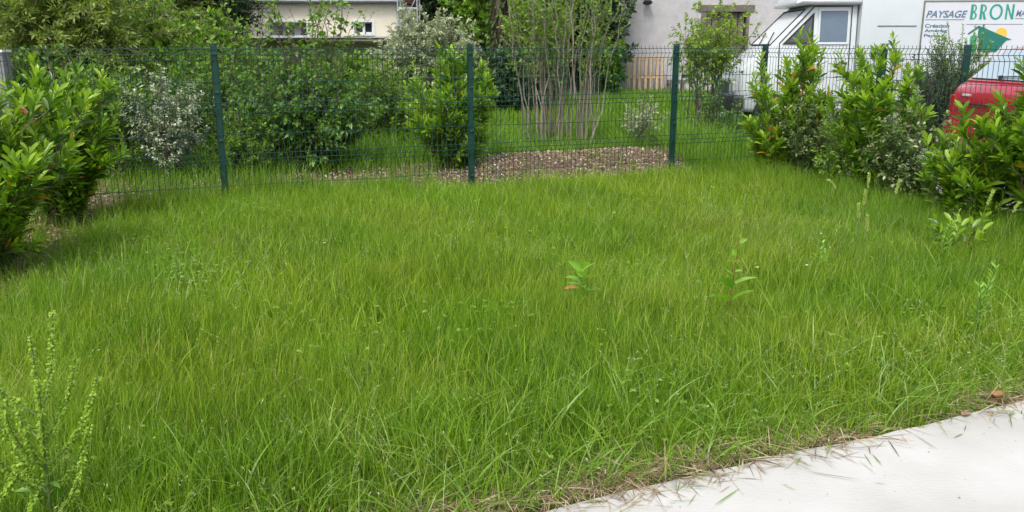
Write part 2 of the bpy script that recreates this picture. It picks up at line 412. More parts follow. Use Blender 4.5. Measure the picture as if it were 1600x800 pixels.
q = E0 + EU * 8 - np.array([-EU[1], EU[0]]) * 7; pts.append((q[0], q[1], .035))
q = E0 - EU * 4 - np.array([-EU[1], EU[0]]) * 7; pts.append((q[0], q[1], .035))
mb.prism(pts, (0, 0, -.12)); te = mb.build('terrace', M['concrete']); tag(te, kind='structure')

# parking surface and kerb beyond the side fence
M['gravel'] = plain('parking_gravel', (.24, .235, .23), .9, noise=.35, nscale=30, bump=.01, bscale=90)
def cw(u, v): # along back fence u, along side fence v
    p = C0 + FU * u + FV * v; return (p[0], p[1])
mb = MB()
pk = [cw(.16, .25), (5.2, 12.4), (4.1, 13.6), (4.1, 19.5), (26, 19.5), (26, -4), cw(.16, 15)]
mb.prism([(x, y, .03) for x, y in pk], (0, 0, -.1)); tag(mb.build('parking', M['gravel']), kind='structure')
mb = MB()
k = [cw(.04, 0.3), cw(.15, 0.3), cw(.15, 14), cw(.04, 14)]
mb.prism([(x, y, .11) for x, y in k], (0, 0, -.2))
tag(mb.build('kerb', plain('kerb_concrete', (.45, .44, .42), .8, noise=.3, nscale=12, bump=.003)), kind='structure')

# mulch bed beyond the fence
def mulch_h(x, y):
    x = np.asarray(x, float); y = np.asarray(y, float)
    d = back_side(x, y)
    g = .02 + .16 * np.exp(-((x - .15) / .7) ** 2 - ((d - 1.3) / .7) ** 2) + .15 * np.exp(-((x - 1.5) / .8) ** 2 - ((d - 1.4) / .7) ** 2)
    return (g + .02 * n2(x, y, 2.5)) * np.clip((d + .5) / .35, 0, 1) * np.clip((2.75 - d + .2 * n2(x, y, 1.5)) / .5, 0, 1) - .012
mb_mat = plain('mulch_base', (.16, .10, .065), .95, noise=.6, nscale=22, bump=.02, bscale=60)
tag(grid_sheet('mulch_bed', -6, 3.6, 5, 14, 200, 200, mulch_h, mb_mat, mask=lambda x, y: (back_side(x, y) > -.55) & (back_side(x, y) < 2.9) & (right_side(x, y) < .0)), kind='structure')
rng = np.random.default_rng(5)
N = 42000
x = rng.uniform(-6, 3.5, N * 3); y = rng.uniform(5, 14, N * 3)
d = back_side(x, y); k = (d > -.4) & (d < 2.55 + .3 * n2(x, y, 1.5)) & (right_side(x, y) < -.1) & (rng.uniform(0, 1, N * 3) < np.clip(.45 + .6 * n2(x, y, 1.1, 2) + .35 * (x > -.8) + .5 * (x > -2.0) * (d < 1.2), .12, 1))
x, y = x[k][:N], y[k][:N]; z = mulch_h(x, y) + rng.uniform(.002, .03, len(x)); nn = len(x)
T = nrm(np.stack([rng.normal(size=nn), rng.normal(size=nn), rng.normal(0, .35, nn)], 1))
V, Q, a = leaves_arrays(rng, np.stack([x, y, z], 1), T, rng.uniform(.015, .055, nn), rng.uniform(.008, .022, nn), rng.uniform(0, 1, nn) ** 1.2, K=2, droop=0, fold=.4, shape='ellipse')
M['chips'] = leaf_mat('wood_chips', ramp((.07, .05, .032), (.18, .13, .085), (.34, .27, .18), (.58, .52, .41)), rough=.8, trans=.03)
tag(link('wood_chips', npmesh('wood_chips', V, Q, {'rnd': a}), M['chips']), 'brown and cream wood chip mulch spread beyond the green fence', 'mulch', kind='stuff')

# ------------------------------------------------------------------ grass
def blades(name, x, y, z, h, wd, lean, bend, rnd, mat, K=4, yaw=None, tdir=None, rng=None):
    N = len(x)
    az = rng.uniform(0, 2 * PI, N) if yaw is None else yaw
    dirx, diry = np.cos(az), np.sin(az)
    fa = rng.uniform(0, 2 * PI, N) if tdir is None else tdir   # blade face direction
    s = np.linspace(0, 1, K + 1)[None]
    hor = h[:, None] * (lean[:, None] * s + bend[:, None] * s ** 2.2)
    zz = h[:, None] * (s - .42 * np.minimum(bend, 1.6)[:, None] * s ** 2.6)
    cx = x[:, None] + dirx[:, None] * hor; cy = y[:, None] + diry[:, None] * hor; cz = z[:, None] + zz
    # width vector: mostly perpendicular to bending direction with some turn
    wx, wy = np.cos(fa), np.sin(fa)
    wp = np.minimum(1, .55 + 1.2 * s) * (1 - s ** 2.4) + .03
    hw = .5 * wd[:, None] * wp
    A = np.stack([cx - wx[:, None] * hw, cy - wy[:, None] * hw, cz], -1)
    B = np.stack([cx + wx[:, None] * hw, cy + wy[:, None] * hw, cz], -1)
    V = np.stack([A, B], 2)
    idx = np.arange(N * (K + 1) * 2).reshape(N, K + 1, 2)
    Q = np.stack([idx[:, :-1, 0], idx[:, :-1, 1], idx[:, 1:, 1], idx[:, 1:, 0]], -1).reshape(-1, 4)
    return V.reshape(-1, 3), Q, np.repeat(rnd, (K + 1) * 2)

def join_arrays(parts):
    Vs, Qs, As, off = [], [], [], 0
    for V, Q, a in parts:
        Vs.append(V); Qs.append(Q + off); As.append(a); off += len(V)
    return np.concatenate(Vs), np.concatenate(Qs), np.concatenate(As)

rng = np.random.default_rng(21)
parts = []
def lawn_ok(x, y):
    t = terrace_side(x, y); bk = back_side(x, y)
    edge = .02 + .03 * n2(x, y, 6)
    soilL = (x < -3.05 - .25 * (y - 5.3) + .12 * n2(x, y, 3, 2)) & (y > 4.3)           # left strip under the hedge
    bare = (np.abs(x + 4.35 - .0 * y) < .55) & (y > 4.6) & (y < 7.6)
    return (t > edge) & (bk < np.where(x > -1.1, -.16, .12) + .20 * n2(x, y, 1.2, 1)) & (right_side(x, y) < -.35 + .15 * n2(x, y, 2)) & ~(soilL & (rng.uniform(0, 1, len(x)) < .86))
def scatter(n, y0, y1, dens_fn=None, marg=1.2):
    y = rng.uniform(y0, y1, n * 3)
    half = y * .60 + .6 + marg
    x = rng.uniform(-1, 1, n * 3) * (y1 * .60 + .6 + marg)
    k = (np.abs(x) < half) & lawn_ok(x, y)
    x, y = x[k], y[k]
    return x[:n], y[:n]
bands = [(1.2, 3.2, 54000, .0030, 5), (3.0, 4.6, 110000, .0030, 4), (4.4, 6.6, 155000, .0032, 3), (6.4, 11.4, 195000, .0038, 3)]
for y0, y1, n_, w_, K in bands:
    x, y = scatter(n_, y0, y1)
    N = len(x); half_ = N // 2      # half of the blades gather in tufts
    tf = rng.integers(0, N, size=max(1, half_ // 16)); pick = tf[rng.integers(0, len(tf), half_)]
    x[:half_] = x[pick] + rng.normal(0, .018, half_); y[:half_] = y[pick] + rng.normal(0, .018, half_)
    ht = .18 + .045 * n2(x, y, .7, .5) + .035 * n2(x, y, 3, 2) + .03 * n2(x, y, 9, 1)
    h = ht * rng.uniform(.55, 1.25, N)
    t = terrace_side(x, y); h *= np.clip(.35 + t * 1.2, .3, 1)
    h *= 1 + .8 * np.clip(1 - np.abs(right_side(x, y) + .9) / 1.0, 0, 1) * (y < 9.5)
    h *= 1 + np.where(x > -1.1, -.35, .25) * np.clip(1 - np.abs(back_side(x, y)) / .5, 0, 1)
    bend = np.abs(rng.normal(.14, .20, N)) + .30 * np.clip(n2(x, y, .9, 4) - .2, 0, 1)
    lean = np.abs(rng.normal(0, .12, N)) + .02
    wind = 1.1 + 2.0 * n2(x, y, .45, 1) 
    yaw = wind + rng.normal(0, 1.5, N)
    rnd = np.clip(rng.beta(1.5, 1.7, N) + .12 * n2(x, y, 1.6, 3), 0, .88)
    dry = rng.uniform(0, 1, N) < .05 + .16 * np.exp(-((x + 2.2) / .9) ** 2 - ((y - 5.7) / .7) ** 2) + .16 * np.exp(-((x - 2.0) / .8) ** 2 - ((y - 6.3) / .9) ** 2) + .07 * np.clip(n2(x, y, 1.1, 7), 0, 1); rnd[dry] = rng.uniform(.9, 1, dry.sum())
    parts.append(blades('g', x, y, ground_z(x, y) - .01, h, w_ * rng.uniform(.6, 1.3, N), lean, bend, rnd, None, K, yaw=yaw, rng=rng))
# single longer blades standing above the rest
x, y = scatter(42000, 1.3, 10.5); N = len(x)
k = rng.uniform(0, 1, N) < np.clip(.55 + .6 * n2(x, y, 1.3, 3), .1, 1); x, y = x[k], y[k]; N = len(x)
parts.append(blades('g', x, y, np.zeros(N), rng.uniform(.15, .29, N) * np.clip(.45 + terrace_side(x, y), .45, 1), (.0030 + .0003 * y) * rng.uniform(.7, 1.3, N), np.abs(rng.normal(0, .13, N)), np.abs(rng.normal(.2, .3, N)), rng.uniform(.6, .93, N), None, 5, rng=rng))
V, Q, a = join_arrays(parts)
tag(link('lawn_grass', npmesh('lawn_grass', V, Q, {'rnd': a}), M['grass']), 'unmown fine green grass filling the fenced plot', 'grass', kind='stuff')

# longer broad blades, strongly arched, mostly at the terrace edge and in clumps
parts = []
xs, ys = scatter(4200, 1.3, 9.8, marg=.6)
t = terrace_side(xs, ys)
k = rng.uniform(0, 1, len(xs)) < np.clip(1.25 - t / 1.3, .10, 1)
xs, ys = xs[k], ys[k]
u = rng.uniform(-2.8, 5, 3400); tt = .05 + rng.uniform(.01, 1, 3400) ** 1.2 * .7
q = E0[None] + EU[None] * u[:, None] + np.array([-EU[1], EU[0]])[None] * tt[:, None]
xs = np.concatenate([xs, q[:, 0]]); ys = np.concatenate([ys, q[:, 1]])
N = len(xs)
nearedge = terrace_side(xs, ys) < .45
yaw = np.where(nearedge & (rng.uniform(0, 1, N) < .6), R(-70) + rng.normal(0, .9, N), rng.uniform(0, 2 * PI, N))
parts.append(blades('g', xs, ys, np.zeros(N), rng.uniform(.14, .30, N) * np.where(nearedge, .85, 1), rng.uniform(.0035, .0080, N) * np.where(rng.uniform(0, 1, N) < .2, 1.35, 1), rng.uniform(.1, .5, N), rng.uniform(.2, 1.1, N), rng.uniform(0, .9, N), None, 7, yaw=yaw, rng=rng))
V, Q, a = join_arrays(parts)
tag(link('coarse_grass', npmesh('coarse_grass', V, Q, {'rnd': a}), M['broad_grass']), 'longer broad grass blades arching over the edge of the pale terrace', 'grass', kind='stuff')

# seed stalks with drooping pale spikelets
xs, ys = scatter(8200, 1.6, 10.5, marg=.6)
k = rng.uniform(0, 1, len(xs)) < np.clip(.10 + .95 * np.exp(-((xs - 1.9) / .9) ** 2 - ((ys - 6.4) / .9) ** 2) + .45 * np.exp(-((xs + 2.4) / 1.1) ** 2 - ((ys - 5.6) / 1.2) ** 2) + .35 * (terrace_side(xs, ys) < .8) + .25 * n2(xs, ys, .9, 5), .03, 1)
xs, ys = xs[k], ys[k]; N = len(xs)
h = rng.uniform(.16, .31, N); az = rng.uniform(0, 2 * PI, N); bend = rng.uniform(.15, .8, N); lean = rng.uniform(0, .3, N)
parts = [blades('g', xs, ys, np.zeros(N), h, np.full(N, .0022) * rng.uniform(.8, 1.4, N), lean, bend, rng.uniform(0, .6, N), None, 5, yaw=az, rng=rng)]
SP, ST, SA = [], [], []
for f in np.linspace(.72, 1, 6):
    hor = h * (lean * f + bend * f ** 2.2); zz = h * (f - .42 * np.minimum(bend, 1.6) * f ** 2.6)
    P = np.stack([xs + np.cos(az) * hor, ys + np.sin(az) * hor, zz], 1)
    m_ = rng.uniform(0, 1, N) < .62
    d = np.stack([rng.normal(0, 1, N), rng.normal(0, 1, N), rng.uniform(-.8, .9, N)], 1)
    SP.append(P[m_]); ST.append(d[m_]); SA.append(rng.uniform(.25, 1, m_.sum()))
SP = np.concatenate(SP); ST = np.concatenate(ST); SA = np.concatenate(SA); n_ = len(SP)
V2, Q2, a2 = leaves_arrays(rng, SP, ST, rng.uniform(.008, .020, n_), rng.uniform(.0018, .0035, n_), SA * .85, K=2, droop=.3, fold=.5)
V, Q, a = join_arrays(parts + [(V2, Q2, a2)])
tag(link('seed_grass', npmesh('seed_grass', V, Q, {'rnd': a}), M['seed']), 'pale seeding grass stalks with small drooping spikelets in the lawn', 'grass', kind='stuff')

# clover and other small broad leaves low in the turf
xs, ys = scatter(16000, 1.4, 8.5, marg=.5)
k = rng.uniform(0, 1, len(xs)) < np.clip(.9 * n2(xs, ys, 1.7, 9) - .05 + .3 * (terrace_side(xs, ys) < .5), 0, 1); xs, ys = xs[k], ys[k]; N = len(xs)
zc = rng.uniform(.05, .17, N) * np.clip(terrace_side(xs, ys) * 2, .3, 1); az = rng.uniform(0, 6.28, N)
Pp = np.concatenate([np.stack([xs, ys, zc], 1)] * 3); Tt = np.concatenate([np.stack([np.cos(az + q_), np.sin(az + q_), rng.uniform(.0, .5, N)], 1) for q_ in (0, 2.1, 4.2)])
V, Q, a = leaves_arrays(rng, Pp, Tt, rng.uniform(.012, .026, 3 * N), rng.uniform(.009, .017, 3 * N), rng.uniform(.1, 1, 3 * N), K=3, droop=.2, fold=.25)
tag(link('clover', npmesh('clover', V, Q, {'rnd': a}), M['broad_grass']), 'small round leaved clover growing low in patches of the lawn', 'clover', kind='stuff')
# dry litter along the terrace edge and under the hedge
N = 11500
u = rng.uniform(-3, 6, N); tt = rng.normal(.075, .065, N)
q = E0[None] + EU[None] * u[:, None] + np.array([-EU[1], EU[0]])[None] * tt[:, None]
zb = np.where(tt < .02, .037, rng.uniform(.01, .045, N))
patchy = rng.uniform(0, 1, N) < np.clip(.45 + .7 * np.sin(u * 2.3 + 1) * np.sin(u * 5.1), .15, 1) + .35 * (u < 1.2)
q, zb, tt = q[patchy], zb[patchy], tt[patchy]; N = len(q)
T = nrm(np.stack([rng.normal(size=N), rng.normal(size=N), rng.uniform(-.05, .22, N)], 1))
V, Q, a = leaves_arrays(rng, np.stack([q[:, 0], q[:, 1], zb + .002], 1), T, rng.uniform(.04, .17, N), rng.uniform(.0015, .0040, N), rng.uniform(0, 1, N), K=4, droop=.05, fold=.2)
V[:, 2] = np.maximum(V[:, 2], .0375)
tag(link('dry_litter', npmesh('dry_litter', V, Q, {'rnd': a}), M['dry']), 'brown dead grass lying along the edge of the pale terrace', 'dry grass', kind='stuff')
# brown litter under the left hedge
N = 9000
y = rng.uniform(4.2, 8.0, N); x = -3.05 - .25 * (y - 5.3) + rng.uniform(-.9, .10, N); k = back_side(x, y) < .2; x, y = x[k], y[k]; N = len(x)
V, Q, a = leaves_arrays(rng, np.stack([x, y, ground_z(x, y) + rng.uniform(.0, .03, N)], 1), nrm(np.stack([rng.normal(size=N), rng.normal(size=N), rng.uniform(-.1, .3, N)], 1)), rng.uniform(.02, .08, N), rng.uniform(.004, .022, N), rng.uniform(0, .8, N), K=3, droop=.05, fold=.3)
tag(link('leaf_litter', npmesh('leaf_litter', V, Q, {'rnd': a}), M['dry']), 'brown dead leaves and twigs on the bare soil under the left laurels', 'leaf litter', kind='stuff')
# cut green blades lying on the slab
N = 130
u = rng.uniform(-.6, 5, N); tt = -np.abs(rng.normal(0, .10, N))
q = E0[None] + EU[None] * u[:, None] + np.array([-EU[1], EU[0]])[None] * tt[:, None]
T = nrm(np.stack([rng.normal(size=N), rng.normal(size=N), np.full(N, .03)], 1))
V, Q, a = leaves_arrays(rng, np.stack([q[:, 0], q[:, 1], np.full(N, .040)], 1), T, rng.uniform(.04, .20, N), rng.uniform(.002, .0045, N), rng.uniform(0, .8, N), K=4, droop=.0, fold=.2)
V[:, 2] = np.maximum(V[:, 2], .0385)
tag(link('grass_clippings', npmesh('grass_clippings', V, Q, {'rnd': a}), M['broad_grass']), 'loose green grass stalks lying on the pale terrace', 'grass', kind='stuff')
# specks of dirt on slab
N = 130
x = rng.uniform(.2, 4, N); y = rng.uniform(1.4, 4, N); k = terrace_side(x, y) < -.05; x, y = x[k], y[k]; N = len(x)
V, Q, a = leaves_arrays(rng, np.stack([x, y, np.full(N, .039)], 1), nrm(np.stack([rng.normal(size=N), rng.normal(size=N), np.full(N, .05)], 1)), rng.uniform(.003, .012, N), rng.uniform(.002, .006, N), rng.uniform(0, .3, N), K=2, droop=0)
V[:, 2] = np.maximum(V[:, 2], .0378)
tag(link('dirt_specks', npmesh('dirt_specks', V, Q, {'rnd': a}), M['dry']), 'small brown crumbs scattered over the pale terrace', 'dirt', kind='stuff')

# garden grass beyond the mulch
parts = []
def garden(n, x0, x1, y0, y1, h0, h1, wd, cond=None):
    x = rng.uniform(x0, x1, n); y = rng.uniform(y0, y1, n)
    k = (back_side(x, y) > np.where(x > 2.2, .15, 2.1) + .35 * n2(x, y, 2)) & ~((x > 4.15) & (y > 13.4) & (y < 19.6)) & ~((x > 5.2 + n2(x, y, 3) * .1) & (y < 19.6)) & ((right_side(x, y) < .1) | (y > 10.3 + (x - 3) * .85))
    x, y = x[k], y[k]; N = len(x)
    h = rng.uniform(h0, h1, N) * (1 + .4 * n2(x, y, 1.4))
    parts.append(blades('g', x, y, np.full(N, -.02), h, wd * rng.uniform(.7, 1.3, N), np.abs(rng.normal(0, .25, N)), np.abs(rng.normal(.35, .25, N)), np.clip(rng.beta(2, 2, N), 0, .97), None, 3, rng=rng))
garden(60000, -9, 4, 7.5, 14, .16, .36, .009)
garden(70000, -10, 5, 13, 26, .14, .34, .014)
garden(12000, 3, 12, 19.4, 26.4, .2, .4, .024)
garden(26000, -8, 4.5, 19, 26.4, .2, .38, .024)
garden(14000, 1.5, 5.4, 9.8, 13.8, .3, .55, .010)
garden(22000, -8, .0, 8.0, 13, .3, .6, .010)
garden(26000, -26, 6, 26, 44, .2, .4, .03)
# tall weeds between the right post and the corner
parts_w = []
# sparse weeds and grass coming through the mulch just beyond the fence, thicker on the left
x = rng.uniform(-6, 3.2, 60000); y = rng.uniform(5, 13.5, 60000)
d = back_side(x, y); k = (d > -.2) & (d < 2.9) & (rng.uniform(0, 1, len(x)) < np.clip(.30 + .7 * n2(x, y, 1.4, 5) + .25 * (x < -2.0) + .3 * (d > 1.8) - .30 * (x > -.6) - .25 * ((x > -1.9) & (d < 1.2)), .04, 1)) & (right_side(x, y) < -.1)
x, y = x[k], y[k]; N = len(x)
parts.append(blades('g', x, y, mulch_h(x, y), rng.uniform(.08, .30, N) * np.where(rng.uniform(0, 1, N) < .06, 2.0, 1), .006 * rng.uniform(.7, 1.4, N), np.abs(rng.normal(0, .25, N)), np.abs(rng.normal(.35, .25, N)), rng.uniform(0, .9, N), None, 3, rng=rng))
x = rng.uniform(-3.6, -.8, 5000); y = rng.uniform(6.5, 10, 5000); d = back_side(x, y); k = (np.abs(d - .1) < .3) & (rng.uniform(0, 1, 5000) < np.clip(.5 + n2(x, y, 2, 3), 0, 1)); x, y = x[k], y[k]; N = len(x)
parts.append(blades('g', x, y, np.zeros(N), rng.uniform(.25, .60, N), .0045 * rng.uniform(.7, 1.3, N), np.abs(rng.normal(0, .12, N)), np.abs(rng.normal(.2, .25, N)), rng.uniform(.2, .97, N), None, 5, rng=rng))
V, Q, a = join_arrays(parts)
tag(link('garden_grass', npmesh('garden_grass', V, Q, {'rnd': a}), M['garden_grass']), 'tall bright grass of the neighbouring garden beyond the mulch', 'grass', kind='stuff')

# ------------------------------------------------------------------ fences
HP = 1.50
M['capplastic'] = plain('cap_plastic', (.012, .05, .042), .5)
def fence(name, label, pts, post_flags):
    root = empty(name, (pts[0][0], pts[0][1], 0)); tag(root, label, 'fence')
    o0 = Vector((pts[0][0], pts[0][1], 0))
    for (p, fl) in zip(pts, post_flags):
        if not fl: continue
        mb = MB(); c = Vector((p[0], p[1], 0)) - o0
        dv = (Vector((pts[1][0], pts[1][1], 0)) - o0).normalized(); ang = math.atan2(dv.y, dv.x)
        Mx = Matrix.Translation(c) @ Matrix.Rotation(ang, 4, 'Z')
        mb.box(-.027, .027, -.027, .027, -.1, HP + .01, .006, Mx)
        po = mb.build('post', M['fence'], root)
        cp = MB(); cp.box(-.0295, .0295, -.0295, .0295, HP + .012, HP + .024, .003, Mx)
        cp.build('cap', M['capplastic'], po)
        for z in (.15, .62, 1.07, 1.42):
            cp = MB(); cp.box(-.022, .022, -.038, -.0275, z, z + .022, .003, Mx); cp.build('clip', M['capplastic'], po)
    rows = [1.475, 1.425, 1.375, 1.175, .985, .935, .885, .685, .495, .445, .395, .195, .055]
    peaks = {1.425, .935, .445}
    for a, bq in zip(pts[:-1], pts[1:]):
        a = Vector((a[0], a[1], 0)) - o0; bq = Vector((bq[0], bq[1], 0)) - o0
        dv = (bq - a); Lp = dv.length; dv.normalize(); nv = Vector((dv.y, -dv.x, 0))
        paths = []
        r = .0026
        cnt = max(2, int(round((Lp - .06) / .05)))
        prof = [(1.505, 0), (1.475, 0), (1.425, .032), (1.375, 0), (.985, 0), (.935, .032), (.885, 0), (.495, 0), (.445, .032), (.395, 0), (.03, 0)]
        for i in range(cnt + 1):
            s = .03 + (Lp - .06) * i / cnt
            pp = [tuple(a + dv * s + nv * (.03 + off) + Vector((0, 0, z))) for z, off in prof]
            paths.append((np.array(pp), np.full(len(pp), r)))
        for z in rows:
            off = .032 if z in peaks else 0
            p0 = a + dv * .01 + nv * (.03 + off + r * 1.7) + Vector((0, 0, z)); p1 = a + dv * (Lp - .01) + nv * (.03 + off + r * 1.7) + Vector((0, 0, z))
            paths.append((np.array([tuple(p0), tuple((p0 + p1) / 2 + Vector((0, 0, -.004))), tuple(p1)]), np.full(3, .0032)))
        link('mesh_panel', tubes_mesh('mesh_panel', paths, 5), M['fence'], root)
    return root
bp_ = [tuple(C0 + FU * s) for s in (-6.238 - 5.0, -6.238 - 2.5, -6.238, -3.72, -1.24, 0)]
P1 = (-2.767, 8.06); 
bp_ = [tuple(np.array(P1) + FU * s) for s in (-5.02, -2.51, 0, 2.51, 5.0, 6.238)]
fence('wire_fence', 'dark green welded wire fence running across the back of the lawn', bp_, [1] * 6)
rp_ = [tuple(C0 + FV * s) for s in (0, 1.83, 4.34, 6.85)]
fence('wire_fence', 'green wire fence behind the right hand laurels, running past the red car', rp_, [0, 1, 1, 1])

root = empty('fence_post', (PX(1492, 12.5), 12.5, 0)); tag(root, 'lone dark blue green metal post standing behind the tail of the red car', 'post')
mb = MB(); mb.box(-.04, .04, -.04, .04, -.05, 1.50, .006); mb.build('shaft', M['fence'], root)
mb = MB(); mb.box(-.043, .043, -.043, .043, 1.501, 1.52, .004); mb.build('cap', M['capplastic'], root)
# ------------------------------------------------------------------ buildings
def wall_with_holes(mb, x0, x1, z0, z1, y0, y1, holes):
    xs = sorted({x0, x1} | {h[0] for h in holes} | {h[1] for h in holes}); zs = sorted({z0, z1} | {h[2] for h in holes} | {h[3] for h in holes})
    bm = mb.bm
    def solid(i, j):
        if i < 0 or j < 0 or i >= len(xs) - 1 or j >= len(zs) - 1: return False
        cx, cz = (xs[i] + xs[i + 1]) / 2, (zs[j] + zs[j + 1]) / 2
        return not any(h[0] < cx < h[1] and h[2] < cz < h[3] for h in holes)
    for i in range(len(xs) - 1):
        for j in range(len(zs) - 1):
            if not solid(i, j): continue
            a, b2, c, d = xs[i], xs[i + 1], zs[j], zs[j + 1]
            mb.poly([(a, y0, c), (b2, y0, c), (b2, y0, d), (a, y0, d)]); mb.poly([(a, y1, d), (b2, y1, d), (b2, y1, c), (a, y1, c)])
            if not solid(i - 1, j): mb.poly([(a, y0, c), (a, y0, d), (a, y1, d), (a, y1, c)])
            if not solid(i + 1, j): mb.poly([(b2, y0, d), (b2, y0, c), (b2, y1, c), (b2, y1, d)])
            if not solid(i, j - 1): mb.poly([(a, y0, c), (a, y1, c), (b2, y1, c), (b2, y0, c)])
            if not solid(i, j + 1): mb.poly([(a, y0, d), (b2, y0, d), (b2, y1, d), (a, y1, d)])
    bmesh.ops.remove_doubles(bm, verts=bm.verts, dist=.0005)
M['cream'] = plain('cream_render', (.74, .69, .56), .9, noise=.10, nscale=1.5, bump=.004, bscale=30)
M['whitetrim'] = plain('white_trim', (.70, .71, .70), .6, noise=.1, nscale=5)
M['gutter'] = plain('zinc_gutter', (.42, .46, .50), .45, metal=.3, noise=.2, nscale=4)
M['glass'] = plain('window_glass', (.03, .04, .045), .06, spec=.8)
M['shutter'] = plain('grey_shutter', (.20, .22, .23), .6, noise=.3, nscale=20)
M['tiles'] = plain('roof_tiles', (.22, .10, .07), .85, noise=.4, nscale=10, bump=.03, bscale=14)
M['darkgrey'] = plain('dark_grey_trim', (.05, .055, .06), .5, noise=.2)
M['wood'] = plain('pallet_wood', (.50, .35, .22), .8, noise=.35, nscale=14, bump=.002, bscale=60)
M['oldwood'] = plain('old_wood', (.16, .14, .12), .85, noise=.4, nscale=12, bump=.004, bscale=40)
M['render_wall'] = plain('rough_render', (.47, .455, .475), .95, bump=.012, bscale=22, c2=(.39, .375, .39), nscale=3.2)

HY = 40.0
hs_ = 1401 / HY; hx = 1360 / HY
def HX(px): return (px - 800) / hx
def HZ(py): return 1.5 + (72 - py) / hs_
root = empty('cream_house', (HX(480), HY, 0)); tag(root, 'long cream rendered house with white framed windows behind the garden shrubs', 'house')
OX = HX(480)
wins = [(421, 481, 35, 57), (555, 583, 35, 52)]
holes = [(HX(a) - OX, HX(b2) - OX, HZ(d2), HZ(c2)) for a, b2, c2, d2 in wins]
mb = MB(); wall_with_holes(mb, HX(250) - OX, HX(626) - OX, 0, HZ(3), 0, .3, holes)
mb.box(HX(626) - OX - .3, HX(626) - OX, .302, 7, 0, HZ(3)); mb.box(HX(250) - OX, HX(250) - OX + .3, .302, 7, 0, HZ(3))
mb.build('wall', M['cream'], root)
mb = MB(); z = HZ(3)
mb.prism([(HX(245) - OX, -.22, z + .02), (HX(245) - OX, 3.6, z + 1.9), (HX(245) - OX, 7.5, z + .02)], (HX(632) - HX(245), 0, 0))
rf = mb.build('roof', M['tiles'], root)
mb = MB(); mb.cyl((HX(245) - OX, -.30, z + .02), (HX(632) - OX, -.30, z + .02), .09, n=12)
mb.build('gutter', M['gutter'], rf, True)
mb = MB(); mb.cyl((HX(623) - OX, -.10, 0), (HX(623) - OX, -.10, z), .05, n=10); mb.build('downpipe', M['gutter'], root, True)
for wi, (h, dbl) in enumerate(zip(holes, (0, 1))):
    x0, x1, z0, z1 = h; mb = MB(); t = .11
    mb.box(x0 - t, x0, -.03, .1, z0 - t, z1 + t); mb.box(x1, x1 + t, -.03, .1, z0 - t, z1 + t); mb.box(x0, x1, -.03, .1, z1, z1 + t); mb.box(x0, x1, -.05, .1, z0 - t, z0)
    fw = .05 if dbl else .04
    mb.box(x0 + .002, x0 + fw, .12, .18, z0, z1); mb.box(x1 - fw, x1 - .002, .12, .18, z0, z1); mb.box(x0 + fw, x1 - fw, .12, .18, z0, z0 + fw); mb.box(x0 + fw, x1 - fw, .12, .18, z1 - fw, z1)
    xm = [(x0 + x1) / 2] if dbl else [x0 + (x1 - x0) * .5]
    for q_ in xm: mb.box(q_ - (.06 if dbl else .03), q_ + (.06 if dbl else .03), .115, .185, z0 + fw, z1 - fw)
    wo = mb.build('window', M['whitetrim'], root)
    mb = MB(); mb.box(x0 + .003, x1 - .003, .2, .22, z0 + .002, z1 - .002); mb.build('pane', M['glass'], wo)
    if not dbl:
        mb = MB()
        for q_ in range(3):
            a_ = x0 + .1 + (x1 - x0 - .2) * q_ / 3; 
            mb.box(a_, a_ + (x1 - x0) * .16, .192, .197, z0 + .05, z1 - .05)
        mb.build('curtain', M['shutter'], wo)
# covered terrace roof in front of the house
mb = MB(); mb.box(HX(355) - OX, HX(642) - OX, -3.2, -.06, HZ(61), HZ(59), .01)
mb.box(HX(355) - OX, HX(642) - OX, -3.24, -3.202, HZ(63), HZ(58.5)); lr = mb.build('terrace_roof', M['darkgrey'], root)
mb = MB(); mb.box(HX(355) - OX, HX(642) - OX, -3.30, -3.242, HZ(60.5), HZ(58.6)); mb.build('edge_flashing', M['gutter'], lr)
for px in (360, 636):
    mb = MB(); mb.box(HX(px) - OX - .05, HX(px) - OX + .05, -3.18, -3.08, 0, HZ(63)); mb.build('roof_post', M['whitetrim'], root)

# scaffold beside the house
root = empty('scaffold', (HX(646), 38.6, 0)); tag(root, 'grey metal scaffold tower standing at the right end of the cream house', 'scaffold')
mb = MB()
for sx in (-.42, .42):
    for sy in (-.5, .5): mb.cyl((sx, sy, 0), (sx, sy, 4.6), .028, n=8)
    for zz in np.arange(.5, 4.5, .42): mb.cyl((sx, -.5, zz), (sx, .5, zz), .02, n=6)
for zz in (.3, 2.0, 2.6, 3.1, 3.9, 4.4):
    for sy in (-.5, .5): mb.cyl((-.42, sy, zz), (.42, sy, zz), .022, n=6)
for z0 in (.3, 2.0): mb.cyl((-.42, -.5, z0), (.42, -.5, z0 + 1.6), .018, n=6)
mb.build('frame', M['gutter'], root)
mb = MB(); mb.box(-.40, .40, -.46, .46, 2.04, 2.09); mb.build('platform', M['oldwood'], root)

